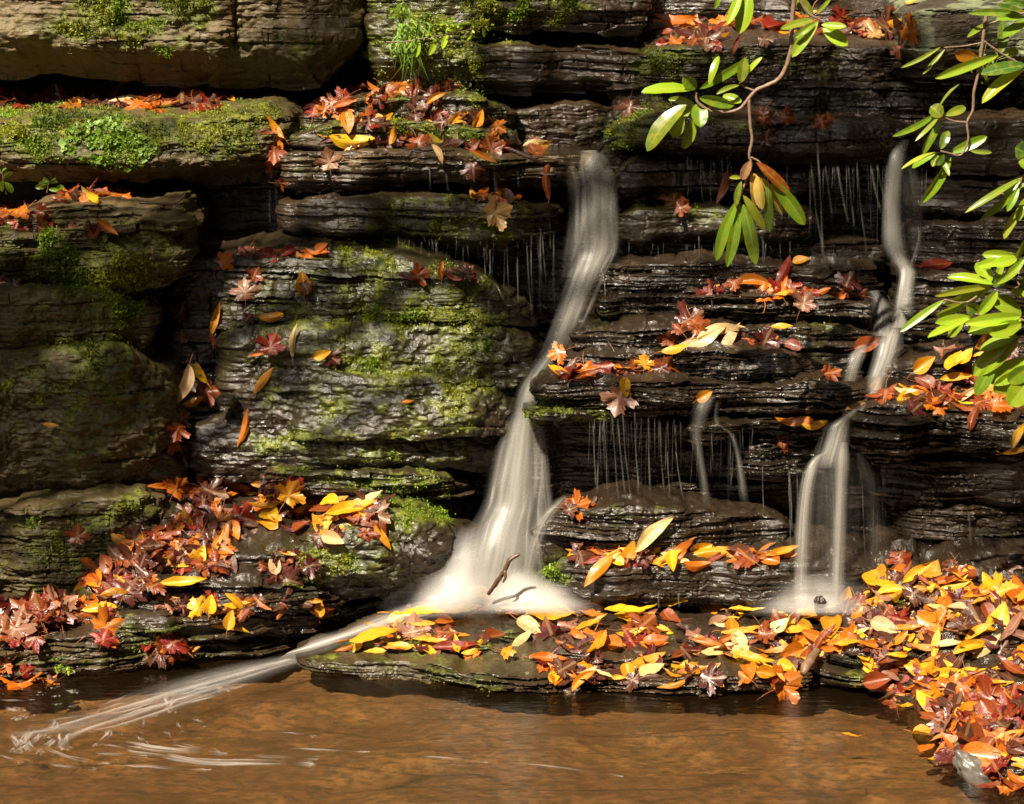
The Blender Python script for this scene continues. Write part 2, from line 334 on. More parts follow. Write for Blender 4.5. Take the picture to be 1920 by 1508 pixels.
L('thick mossy sandstone ledge with a bright liverwort patch and a leafy top', [(-70,222,345,.10),(100,220,345,.08),(210,222,345,.07),(330,218,335,.09),(420,212,352,.12),(500,200,352,.2),(552,198,345,.3)], td=.55, rise=.10, mat=D, amp=.011, th=.055, under=.06, bulge=.03, lr=.04, fb=.025, cr=.1)
L('dark recessed rock below the liverwort ledge beside a thin trickle', [(325,345,475,.32),(430,345,475,.30),(545,345,475,.30)], td=.5, mat=B, amp=.014, th=.05)
L('thin mossy stone slab topping the rock tower on the left', [(20,402,440,-.10),(70,386,440,-.13),(200,380,436,-.14),(300,384,432,-.13),(348,380,425,-.09)], td=.5, rise=.05, mat=D, amp=.010, th=.03, lr=.012)
L('mossy layered ledge below the thin slab on the left rock tower', [(-70,436,548,-.20),(100,430,545,-.22),(240,420,550,-.22),(330,412,540,-.2),(352,408,520,-.14)], td=.5, rise=.05, mat=D, amp=.018, th=.035, fb=.025)
L('shaded brown ledge with moss strands in the middle of the left tower', [(-70,545,660,-.24),(60,540,660,-.26),(200,555,665,-.25),(285,575,660,-.2)], td=.5, mat=D, amp=.022, th=.04, fb=.03)
L('big rounded shaded boulder face at the foot of the left tower', [(-70,655,945,-.25),(80,650,938,-.29),(200,640,930,-.31),(270,650,915,-.28),(306,680,890,-.2)], td=.5, mat=D, amp=.014, th=.09, lr=.09, under=.12, bulge=.05, fb=.045, cr=.09)
L('small dark angular stone wedged beside the tall left boulder', [(250,850,925,-.22),(300,835,925,-.22),(345,860,925,-.16)], td=.3, mat=B, amp=.008, th=.05, lr=.03, cr=.06)
L('dark mossy slab under the left boulder above the pool bank', [(-70,948,1210,-.38),(100,940,1200,-.38),(200,930,1150,-.36),(300,918,1060,-.30)], td=.4, mat=D, amp=.020, th=.04, lr=.03, lean=.03, fb=.025)
# upper middle, stacked thin ledges
L('low mossy ledge heaped with orange leaves under the grass tuft', [(560,215,250,.28),(640,190,250,.27),(700,178,245,.27),(860,180,240,.27),(930,195,240,.29),(972,215,245,.35)], td=.5, rise=.02, mat=B, amp=.008, th=.03)
L('thin mossy ledge between two rows of orange leaves at upper middle', [(540,246,285,.22),(640,236,285,.2),(860,230,285,.2),(972,246,285,.25)], td=.4, rise=.03, mat=B, amp=.006, th=.03, lr=.015)
L('flat grey edged ledge with upright yellow leaves, upper middle', [(522,292,362,.14),(600,284,360,.12),(720,279,352,.11),(860,282,350,.11),(960,292,352,.12),(1052,300,352,.16)], td=.4, rise=.04, mat=B, amp=.012, th=.03, under=.05)
L('dripping mossy ledge with a pale maple leaf on its front', [(528,372,458,.13),(640,369,462,.10),(740,366,462,.07),(880,376,482,.06),(980,382,470,.07),(1052,388,445,.12)], td=.4, rise=.04, mat=B, amp=.012, th=.04, under=.08, bulge=.015, lr=.025)
L('dark wet back wall behind the drips left of the main fall', [(860,440,960,.24),(960,440,960,.22),(1130,440,960,.25)], td=.5, mat=W, amp=.018, th=.045, fb=.02)
L('dark overhung rock above the central mossy outcrop', [(340,452,520,.24),(560,452,500,.22),(860,462,530,.22)], td=.5, mat=B, amp=.012, th=.04)
# central mossy outcrop
L('wet black rock column with scattered maple leaves beside the left tower', [(318,505,910,.0),(360,480,910,-.02),(420,478,910,-.02),(470,480,910,.02)], td=.3, rise=.1, mat=W, amp=.016, th=.045, lean=.10, fb=.02)
L('glossy top ledge of the central mossy outcrop, scattered with leaves', [(405,482,610,.02),(460,466,602,-.0),(600,463,600,-.03),(700,470,600,-.03),(800,488,600,-.03),(900,515,600,.0),(962,540,610,.06)], td=.3, rise=.1, mat=W, amp=.012, th=.032, lr=.07, bulge=.02, under=.0, lean=.07, fb=.02, cr=.09)
L('domed mossy ledge in the middle of the central outcrop', [(425,600,725,-.05),(560,592,725,-.09),(660,596,725,-.12),(780,585,725,-.13),(880,590,725,-.10),(986,615,720,.0)], td=.3, rise=.1, mat=W, amp=.012, th=.055, lr=.09, bulge=.015, under=.0, lean=.055, fb=.035, cr=.13)
L('mossy wavy ledge with a leaning yellow leaf on the central outcrop', [(440,700,815,-.10),(560,690,815,-.13),(700,700,815,-.16),(840,696,815,-.15),(968,700,810,-.04)], td=.3, rise=.1, mat=W, amp=.012, th=.055, lr=.06, bulge=.012, under=.0, lean=.055, fb=.035, cr=.13)
L('lower mossy ledge of the central outcrop above an overhang', [(345,790,905,-.12),(440,775,900,-.15),(560,790,895,-.18),(700,795,880,-.20),(840,800,885,-.18),(938,800,880,-.07)], td=.35, rise=.1, mat=W, amp=.011, th=.055, lr=.05, bulge=.02, under=.05, lean=.03, fb=.03, cr=.11)
L('thin ledge at the base of the central outcrop behind the leaf pile', [(490,888,945,-.22),(640,880,945,-.24),(760,890,945,-.23),(890,905,940,-.12)], td=.4, rise=.08, mat=B, amp=.009, th=.025, lr=.025)
# lower left bank
L('rounded mossy boulder left of the foot of the main fall', [(545,1000,1135,-.30),(620,960,1135,-.36),(720,950,1130,-.36),(800,962,1120,-.32),(880,985,1080,-.2)], td=.4, rise=.12, mat=W, amp=.008, th=.05, lr=.10, bulge=.04, under=.06, fb=.04, cr=.12)
L('sloping ledge buried in brown and yellow leaves, lower left bank', [(190,1050,1110,-.42),(290,1020,1110,-.44),(400,1030,1110,-.43),(520,1040,1110,-.41),(600,1050,1110,-.34)], td=.45, rise=.35, mat=W, amp=.010, th=.025, lr=.03, tl=.01)
L('wet ledge with a yellow leaf, second step of the lower left bank', [(120,1120,1165,-.50),(250,1098,1165,-.51),(400,1092,1165,-.50),(540,1095,1160,-.44),(640,1115,1160,-.34)], td=.35, rise=.22, mat=W, amp=.010, th=.02, lr=.02, tl=.01)
L('low dark rock beside the stream, just left of the flat front slab', [(545,1152,1215,-.30),(640,1135,1205,-.28),(740,1108,1180,-.26),(850,1080,1145,-.2)], td=.3, rise=.1, mat=W, amp=.009, th=.025, lr=.03)
L('third step of the lower left bank under red maple leaves', [(-70,1178,1225,-.58),(60,1165,1225,-.60),(200,1158,1215,-.58),(340,1150,1215,-.56),(480,1152,1210,-.49),(600,1155,1200,-.37)], td=.4, rise=.15, mat=B, amp=.010, th=.02, lr=.02, tl=.01)
L('flaky waterline ledge at the left edge of the pool', [(-70,1210,1306,-.71),(60,1204,1300,-.69),(250,1196,1274,-.60),(330,1202,1268,-.57),(480,1205,1250,-.48),(572,1200,1226,-.36)], td=.35, rise=.1, mat=B, amp=.016, th=.018, lr=.012, under=.03)
# behind the main fall, upper right
L('pebbly wet stone face set back above the main fall', [(930,206,285,.45),(1000,198,285,.43),(1140,198,285,.43),(1215,206,285,.45)], td=.5, mat=B, amp=.008, th=.05, lr=.012, fb=.02, under=.0)
L('wet lip rock that the main fall pours over', [(960,292,350,.20),(1050,286,350,.17),(1120,284,350,.17),(1190,286,350,.2)], td=.5, rise=.02, mat=W, amp=.010, th=.03)
L('leaf covered top ledge at upper right with hanging moss', [(1192,100,172,.40),(1250,88,182,.36),(1400,88,188,.34),(1500,80,205,.34),(1640,82,210,.35),(1712,82,205,.4)], td=.6, rise=.14, mat=B, amp=.014, th=.04, under=.07, fb=.025)
L('dark wet ledge at the top right edge behind the hanging stem', [(1180,-60,55,.8),(1400,-60,50,.8),(1500,22,55,.8),(1720,12,50,.8)], td=.8, mat=W, amp=.012, th=.03)
L('lichen spotted grey block at top right', [(1706,22,118,.22),(1750,12,122,.18),(1850,10,125,.16),(1990,10,130,.18)], td=.7, mat='lich', amp=.008, th=.06, lr=.015, cr=.02)
L('thin brown stone layer under the grey lichen block', [(1690,122,160,.24),(1760,118,158,.20),(1990,120,160,.2)], td=.6, mat=B, amp=.010, th=.02)
L('black recess wall behind the upper right drips', [(1140,160,520,.36),(1500,160,520,.34),(1990,150,520,.34)], td=.6, mat=W, amp=.02, th=.05, fb=.02)
L('rounded glossy ledge with two drips under the hanging leaves', [(1158,228,296,.14),(1210,214,292,.11),(1320,220,296,.10),(1420,226,304,.10),(1560,228,312,.09),(1680,232,305,.10),(1742,240,305,.16)], td=.5, rise=.08, mat=W, amp=.010, th=.04, lr=.03, bulge=.02, under=.06, fb=.02)
L('glistening small ledge just right of the main fall top', [(1148,318,375,.16),(1180,304,378,.13),(1260,308,378,.13),(1400,312,378,.14),(1525,322,378,.17)], td=.4, rise=.06, mat=W, amp=.011, th=.03, lr=.03, under=.05)
L('dark mossy ledge with one curled yellow leaf right of the main fall', [(1142,400,470,.12),(1200,390,470,.08),(1300,388,462,.07),(1420,390,460,.07),(1535,396,460,.12)], td=.4, rise=.06, mat=W, amp=.011, th=.035, lr=.025, under=.06)
L('dark lower wall left of the right fall', [(1140,455,520,.18),(1400,455,520,.16),(1660,455,520,.18)], td=.4, mat=W, amp=.012, th=.03)
L('long dark ledge behind the right hand green shoots', [(1738,230,330,.10),(1800,226,330,.06),(1990,222,330,.05)], td=.5, mat=B, amp=.012, th=.05)
L('dark overhung ledge right of the right fall', [(1712,335,420,.12),(1800,332,420,.08),(1990,330,420,.06)], td=.5, mat=B, amp=.014, th=.04, under=.05)
L('glistening dark ledge just right of the right fall at mid height', [(1702,425,520,.06),(1760,416,520,.03),(1990,410,520,.02)], td=.5, mat=W, amp=.014, th=.03, lr=.02)
L('dark rock behind the bright green leaves at the right edge', [(1690,515,620,.02),(1760,512,620,.0),(1990,508,620,-.02)], td=.5, mat=W, amp=.014, th=.03)
# centre-right cascade steps
L('top step of the middle cascade with an upright red leaf', [(1108,502,562,.04),(1200,490,560,.0),(1320,492,560,-.01),(1460,496,560,-.01),(1600,496,560,.0),(1650,500,560,.03)], td=.35, rise=.1, mat=W, amp=.010, th=.018, lr=.015, tl=.01)
L('leafy second step of the middle cascade', [(1120,560,612,-.03),(1250,548,612,-.06),(1400,550,612,-.07),(1540,556,612,-.06),(1640,565,612,-.03)], td=.3, rise=.1, mat=W, amp=.011, th=.016, lr=.015, tl=.01)
L('small dark boulder at the left end of the middle cascade', [(1062,602,660,-.04),(1090,588,660,-.07),(1130,592,660,-.04)], td=.25, rise=.1, mat=W, amp=.006, th=.03, lr=.03, cr=.05)
L('third step of the middle cascade under the large pale yellow leaves', [(1070,626,672,-.11),(1200,612,672,-.14),(1400,612,672,-.14),(1560,616,672,-.13),(1660,622,672,-.08)], td=.3, rise=.1, mat=W, amp=.011, th=.017, lr=.015, tl=.01)
L('fourth thin step of the middle cascade', [(1032,672,722,-.18),(1100,664,722,-.20),(1300,662,722,-.21),(1480,664,722,-.20),(1620,668,722,-.15)], td=.3, rise=.1, mat=W, amp=.011, th=.017, lr=.015, tl=.01)
L('jutting mossy edged ledge in mid picture with a row of drips', [(994,725,800,-.27),(1020,712,806,-.30),(1100,710,800,-.31),(1240,712,790,-.31),(1400,716,792,-.30),(1560,720,792,-.29),(1645,726,792,-.24)], td=.35, rise=.07, mat=W, amp=.012, th=.022, lr=.02, under=.07, tl=.01, cr=.04)
L('glistening broken ledge below the jutting ledge, left of the lower right fall', [(1290,792,835,-.28),(1360,788,838,-.31),(1500,790,842,-.31),(1620,792,842,-.27)], td=.35, rise=.08, mat=W, amp=.014, th=.018, lr=.015, under=.03)
L('stepped dark block with two trickles left of the lower right fall', [(1370,842,905,-.25),(1430,838,905,-.28),(1560,842,905,-.26)], td=.3, rise=.06, mat=W, amp=.014, th=.02, lr=.015)
L('dark recessed wall behind the row of drips', [(990,780,960,-.10),(1200,780,960,-.12),(1500,780,960,-.12),(1680,780,1080,-.10)], td=.4, mat=B, amp=.014, th=.03)
L('long low wet ledge where the drips land', [(985,1000,1048,-.26),(1040,968,1048,-.29),(1160,948,1045,-.30),(1300,950,1042,-.30),(1420,962,1045,-.29),(1490,980,1045,-.25)], td=.3, rise=.1, mat=W, amp=.010, th=.025, lr=.03, tl=.01)
L('lowest wet ledge with a mossy left end beside the main fall', [(1008,1068,1150,-.33),(1050,1046,1152,-.37),(1160,1046,1150,-.39),(1300,1052,1150,-.39),(1460,1056,1150,-.39),(1680,1058,1150,-.36)], td=.35, rise=.2, mat=W, amp=.009, th=.03, lr=.03, under=.05, tl=.01, cr=.06)
L('small rounded wet stone against the right side of the main fall', [(984,1015,1085,-.24),(1012,992,1085,-.28),(1060,992,1085,-.28),(1086,1015,1085,-.24)], td=.2, rise=.1, mat=W, amp=.004, th=.05, lr=.05, cr=.05)
# right block
L('upper right bank ledge under the bright green leaves', [(1648,700,765,-.16),(1700,680,765,-.20),(1800,668,765,-.22),(1990,650,765,-.22)], td=.45, rise=.25, mat=W, amp=.011, th=.02, lr=.02, tl=.01)
L('dark ledge below the green leaves at the right edge', [(1690,605,700,-.06),(1760,598,700,-.08),(1990,596,700,-.1)], td=.4, rise=.1, mat=W, amp=.014, th=.025, lr=.03)
L('leafy shelf at right with glossy broken edges', [(1612,772,872,-.33),(1660,760,876,-.37),(1760,760,872,-.38),(1880,780,870,-.38),(1990,790,870,-.38)], td=.4, rise=.12, mat=W, amp=.02, th=.024, lr=.02, under=.03)
L('brown blocky overhang under the leafy right shelf', [(1638,865,965,-.27),(1700,858,968,-.30),(1800,860,965,-.32),(1990,862,965,-.32)], td=.4, mat=B, amp=.032, th=.04, lr=.012, under=.05, jag=1.5)
L('lowest brown blocky ledge at right with a thin trickle', [(1680,958,1085,-.26),(1740,952,1090,-.30),(1850,952,1092,-.32),(1990,958,1095,-.33)], td=.4, mat=B, amp=.03, th=.045, lr=.015, under=.06, jag=1.5)
# flat front slab
L('thin waterline layer of the flat front slab', [(546,1238,1266,-.545),(600,1236,1275,-.60),(700,1245,1285,-.665),(850,1254,1296,-.72),(1050,1264,1308,-.80),(1250,1268,1312,-.82),(1420,1266,1310,-.80),(1560,1256,1300,-.74)], td=.62, rise=.03, mat=B, amp=.014, th=.010, lr=.006, under=.03, tl=.006, cr=.08, jag=1.4)
L('mossy middle layer of the flat front slab', [(600,1216,1244,-.50),(700,1206,1242,-.55),(850,1214,1246,-.60),(1000,1226,1252,-.65),(1200,1238,1262,-.69),(1420,1236,1262,-.68),(1560,1226,1252,-.64)], td=.5, rise=.04, mat=B, amp=.012, th=.010, lr=.006, tl=.007, cr=.08, jag=1.2)
L('upper layer of the flat front slab under bright yellow leaves', [(680,1184,1212,-.40),(780,1178,1210,-.46),(950,1188,1214,-.51),(1150,1198,1226,-.55),(1400,1196,1226,-.55),(1580,1184,1214,-.5)], td=.45, rise=.04, mat=W, amp=.012, th=.010, lr=.006, tl=.008, cr=.08, jag=1.2)
# right bank of the pool
L('upper slope of the right bank heaped with yellow and brown leaves', [(1565,1172,1235,-.58),(1640,1130,1215,-.56),(1700,1098,1200,-.54),(1800,1088,1200,-.54),(1990,1092,1200,-.55)], td=.4, rise=.22, mat=W, amp=.012, th=.02, lr=.05, tl=.015)
L('mossy stone step on the right bank beside the broken stick', [(1545,1236,1302,-.735),(1600,1222,1306,-.77),(1680,1218,1310,-.80),(1760,1210,1310,-.83),(1990,1200,1300,-.84)], td=.4, rise=.16, mat=W, amp=.014, th=.016, lr=.02, tl=.015)
L('wet waterline step on the right bank', [(1660,1292,1330,-.86),(1740,1290,1345,-.93),(1820,1296,1360,-.99),(1990,1300,1370,-1.02)], td=.4, rise=.2, mat=W, amp=.014, th=.016, lr=.02, tl=.012)
L('near right bank step under spotted yellow leaves', [(1738,1386,1420,-1.17),(1800,1370,1440,-1.25),(1880,1366,1450,-1.28),(1990,1362,1450,-1.28)], td=.4, rise=.16, mat=W, amp=.012, th=.016, lr=.02, tl=.012)
L('nearest corner of the right bank behind the grey cobble', [(1790,1440,1470,-1.38),(1850,1426,1520,-1.46),(1900,1424,1540,-1.5),(1990,1420,1560,-1.5)], td=.35, rise=.14, mat=W, amp=.012, th=.02, lr=.02, tl=.012)
# ---------------------------------------------------------------- cliff core behind the ledges, stream bed, pool water
def sheet(name, fn, nx, ny, mat, kind='structure', ang=None):
    u, v = np.meshgrid(np.linspace(0, 1, nx), np.linspace(0, 1, ny), indexing='ij')
    co = fn(u, v); co = np.stack(co, -1).reshape(-1, 3); me = raw_mesh(name, co, grid_faces(nx, ny)[:, ::-1]); smooth(me, ang)
    o = obj(name, me, mat); tag(o, kind=kind); return o, co
def core(u, v):
    x = -6 + 12 * u; z = -.6 + 3.4 * v
    y = .42 + .55 * sstep(.2, 2.2, z) + .05 * fbm(x * 3, z * 5, 0, 77, 4) + .06 * strata(x, z, 70, .5, .06)
    return x, y, z
o, c_ = sheet('cliff', core, 240, 140, M_BRN); vattr(o.data, 'moss', np.zeros(len(c_))); vattr(o.data, 'dry', np.zeros(len(c_)))
# ground above the cliff, running back to the woods
o, c_ = sheet('ground', lambda u, v: (-40 + 80 * u, 1.0 + 60 * v, 2.72 + 9 * v + .25 * fbm(u * 30, v * 24, 0, 31, 4) * sstep(0, .05, v)), 120, 90, M_BRN)
vattr(o.data, 'moss', np.full(len(c_), .5)); vattr(o.data, 'dry', np.zeros(len(c_)))

s = NT('silt_bed'); v_ = s.coords((1, 1.6, 1)); n1 = s.noise(v_, 4.5, 7, .68, .5); n2 = s.noise(v_, 26, 5, .65)
col = s.ramp(n1, [(.3, (.040, .019, .007)), (.5, (.105, .053, .019)), (.66, (.20, .11, .042))])
col = s.mix(s.ramp(n2, [(.42, (0, 0, 0)), (.62, (1, 1, 1))]), col, (.05, .033, .013, 1))
vo = s.n('ShaderNodeTexVoronoi', feature='DISTANCE_TO_EDGE'); vo.inputs['Scale'].default_value = 2.6; dv = s.n('ShaderNodeMapping'); s.l(s.mix(.22, s.coords((.32, 1.7, 1)), s.n('ShaderNodeTexNoise', i_Scale=5.0).outputs['Color'], 'ADD'), dv.inputs[0]); s.l(dv.outputs[0], vo.inputs['Vector'])
col = s.mix(s.math('MULTIPLY', s.ramp(s.noise(s.coords((1, 2, 1)), 2.2, 3, .6), [(.42, (0, 0, 0)), (.58, (.85, .85, .85))]), s.ramp(vo.outputs[0], [(.0, (1, 1, 1)), (.02, (0, 0, 0))])), col, (.012, .008, .004, 1))
b = s.n('ShaderNodeBsdfPrincipled', i_Roughness=.8); s.l(col, b.inputs['Base Color'])
bp = s.n('ShaderNodeBump', i_Strength=.6, i_Distance=.01); s.l(n2, bp.inputs['Height']); s.l(bp.outputs[0], b.inputs['Normal']); s.l(b.outputs[0], s.out.inputs[0]); M_BED = s.m
def bed(u, v):
    x = -6 + 12 * u; y = -9 + 9 * v
    f = fbm(x * 2.2, y * 4.5, 0, 12, 4); q = np.round((f + .25 * vn(x * 7, y * 12, 0, 4)) * 4) / 4
    return x, y, -.085 + .028 * q + .008 * f - .25 * sstep(-1.9, -4.5, y)
sheet('stream_bed', bed, 700, 520, M_BED, ang=30)

s = NT('pool_water'); v_ = s.coords((1, 1, 1))
fr = s.n('ShaderNodeFresnel', i_IOR=1.40)
gl = s.n('ShaderNodeBsdfAnisotropic', i_Roughness=.08); gl.inputs[0].default_value = (.95, .95, .95, 1)
tr = s.n('ShaderNodeBsdfTransparent'); tr.inputs[0].default_value = (.93, .82, .64, 1)
df = s.n('ShaderNodeBsdfDiffuse'); df.inputs[0].default_value = (.10, .056, .022, 1)
m0 = s.n('ShaderNodeMixShader', i_0=.05); s.l(tr.outputs[0], m0.inputs[1]); s.l(df.outputs[0], m0.inputs[2])
bp = s.n('ShaderNodeBump', i_Strength=.55, i_Distance=.012); s.l(s.noise(s.coords((.7, 3.2, 1)), 14, 3, .5), bp.inputs['Height']); s.l(bp.outputs[0], gl.inputs['Normal'])
mx = s.n('ShaderNodeMixShader'); s.l(fr.outputs[0], mx.inputs[0]); s.l(m0.outputs[0], mx.inputs[1]); s.l(gl.outputs[0], mx.inputs[2]); s.l(mx.outputs[0], s.out.inputs[0]); M_WATER = s.m
sheet('water', lambda u, v: (-6 + 12 * u, -9 + 8.9 * v, .0 * u), 40, 40, M_WATER)

# ---------------------------------------------------------------- unseen banks around the pool, added to cut sky fill and darken reflections
M_HILL = NT('forest_floor'); hb = M_HILL.n('ShaderNodeBsdfPrincipled', i_Roughness=.9); M_HILL.l(M_HILL.ramp(M_HILL.noise(M_HILL.coords(), 2.0, 5, .6), [(.35, (.015, .018, .006)), (.6, (.05, .05, .015)), (.8, (.12, .06, .015))]), hb.inputs['Base Color']); M_HILL.l(hb.outputs[0], M_HILL.out.inputs[0]); M_HILL = M_HILL.m
def banks(u, v):
    a = np.radians(-200 + 220 * u); r = 6.2 + 16 * v; x = np.cos(a) * r * .9; y = -3.0 + np.sin(a) * r
    return x, y, -.4 + 9.0 * v ** .8 * (.55 + .45 * np.clip(np.cos(a - R(-20)), 0, 1)) + .3 * fbm(x * .7, y * .7, 0, 91, 4) * v
sheet('sky_block_banks', banks, 120, 30, M_HILL)
# ================================================================ LEAVES
def bvh_of(rocks):
    vs, fs, o = [], [], 0
    for co, f, _ in rocks:
        vs.append(co); fs.append(f + o); o += len(co)
    return BVHTree.FromPolygons(np.vstack(vs).tolist(), np.vstack(fs).tolist())
BVH = bvh_of(ROCKS); CV = Vector(CAM)
def hit(px, py):
    d = ray(px, py); h = BVH.ray_cast(CV, d)
    tw = (0.0 - CV.z) / d.z if d.z < 0 else 1e9
    if h[0] is None or h[3] > tw:
        return CV + d * tw, Vector((0, 0, 1)), tw, True
    return h[0], h[1], h[3], False
def hit_soft(px, py, r=9):
    loc, n, t, w = hit(px, py)
    if w: return loc, n, t, w
    a = Vector((0, 0, 0))
    for dx, dy in ((0, 0), (r, 0), (-r, 0), (0, r), (0, -r), (r, r), (-r, -r), (r, -r), (-r, r)):
        _, m, t2, _w = hit(px + dx, py + dy)
        if abs(t2 - t) < .12: a += m if m.dot(ray(px, py)) < 0 else -m
    return loc, a.normalized(), t, w

def leaf_shape(kind, rng):
    """unit leaf: base at the origin, tip at +Y, face up +Z; returns blade co, faces, uv"""
    if kind in ('long', 'oval'):
        n, m = (15, 7) if kind == 'long' else (13, 7)
        t = np.linspace(0, 1, n); w = np.linspace(-1, 1, m)
        if kind == 'long': hw = .135 * np.sin(np.pi * t ** .85) ** .8 * (1 + .15 * rng.randn())
        else: hw = .30 * np.sin(np.pi * t ** .75) ** .75 * (1 - .25 * t) * (1 + .12 * rng.randn())
        hw[0] = hw[-1] = .004
        T, Wd = np.meshgrid(t, w, indexing='ij'); x = Wd * hw[:, None]; y = T.copy()
        fold = rng.uniform(.1, .75) * (1 if rng.rand() < .75 else -1); curl = rng.uniform(-.5, .9); bend = rng.uniform(-.12, .12); tw = rng.uniform(-.9, .9)
        z = np.abs(x) * fold + .05 * np.sin(T * rng.uniform(5, 9) + rng.rand() * 6) * np.abs(Wd) * .5 + .012 * np.sin(T * 26) * np.abs(Wd)
        x = x + bend * np.sin(np.pi * T)
        a = tw * (T - .3); x, z = x * np.cos(a) - z * np.sin(a), x * np.sin(a) + z * np.cos(a)
        c = curl * 1.2; ang = (T - .5) * c; rad = 1 / max(abs(c), 1e-3) * np.sign(c + 1e-9)
        yy = (rad - z) * np.sin(ang) + .5; zz = rad - (rad - z) * np.cos(ang)
        co = np.stack([x, yy, zz], -1).reshape(-1, 3); uv = np.stack([(Wd + 1) / 2, T], -1).reshape(-1, 2); return co, [grid_faces(n, m)], uv
    half = [(0.0, .0), (.10, -.07), (.22, -.05), (.40, -.10), (.37, .02), (.45, .06), (.40, .12), (.36, .19), (.48, .18), (.53, .25), (.64, .25), (.78, .36), (.66, .43), (.68, .56), (.56, .56), (.44, .58), (.31, .52), (.31, .62), (.36, .68), (.31, .74), (.37, .86), (.22, .85), (.12, .92), (.0, 1.06)]
    h = np.array(half); h[1:-1] += rng.randn(len(h) - 2, 2) * .018; h2 = np.array(half); h2[1:-1] += rng.randn(len(h) - 2, 2) * .018
    left = h2[1:-1][::-1] * [-1, 1]; out = np.vstack([h, left]); k = len(out); c = np.array([0, .27])
    rings = [.34, .67, 1.0]; co = [np.array([[c[0], c[1]]])] + [c + (out - c) * r for r in rings]; xy = np.vstack(co)
    cu = rng.uniform(-.5, .9); ax = rng.uniform(0, np.pi); d = xy - c; q = d[:, 0] * np.cos(ax) + d[:, 1] * np.sin(ax); q2 = -d[:, 0] * np.sin(ax) + d[:, 1] * np.cos(ax)
    th = np.arctan2(d[:, 0], d[:, 1]); rr = np.hypot(d[:, 0], d[:, 1])
    z = cu * q ** 2 + rng.uniform(-.3, .3) * q2 ** 2 + rr * .16 * np.cos(th * 5) * rng.uniform(.4, 1) + rng.uniform(-.5, .5) * rr ** 2 * np.cos(th * 2 + rng.rand() * 6) + .03 * rng.randn(len(rr)) * (rr > .3)
    co = np.column_stack([xy, z]); i = np.arange(k); j = (i + 1) % k
    f3 = np.stack([0 * i, 1 + j, 1 + i], 1); f4 = np.vstack([np.stack([1 + r * k + i, 1 + r * k + j, 1 + (r + 1) * k + j, 1 + (r + 1) * k + i], 1) for r in (0, 1)])
    uv = np.column_stack([xy[:, 0] * .6 + .5, np.clip(xy[:, 1], 0, 1)]); return co, [f4, f3], uv
def stalk_shape(kind, rng):
    l = .22 if kind == 'long' else .3 if kind == 'oval' else .75
    pts = curve_pts([(0, .02, .004), (rng.uniform(-.05, .05) * l, -l * .5, .02 + rng.uniform(0, .1) * l), (rng.uniform(-.25, .25) * l, -l, rng.uniform(-.02, .25) * l)], 6)
    return tube(pts, np.linspace(.013, .009, 6) * (1.2 if kind == 'maple' else 1), 5)
LRNG = np.random.RandomState(5)
LEAFM = {}
for kind, cnt in (('long', 9), ('oval', 6), ('maple', 9)):
    LEAFM[kind] = []
    for i in range(cnt):
        co, f, uv = leaf_shape(kind, LRNG); sc, sf = stalk_shape(kind, LRNG)
        LEAFM[kind].append((co, f, uv, sc, sf))
COLS = dict(yellow=(.80, .42, .014), gold=(.66, .26, .008), orange=(.56, .15, .008), rust=(.24, .050, .010), red=(.22, .018, .009), maroon=(.085, .016, .013), brown=(.095, .032, .016), tan=(.42, .21, .07), pale=(.74, .52, .22), pink_sheen=(.30, .14, .085), olive=(.34, .27, .02), green=(.10, .22, .012))  # the pinkish one is wet brown with sky sheen put into its colour
CNAME = dict(yellow='bright yellow', gold='golden', orange='orange', rust='rust brown', red='dark red', maroon='maroon', brown='brown', tan='tan', pale='pale cream', pink_sheen='sheen-tinted brown', olive='olive', green='green')
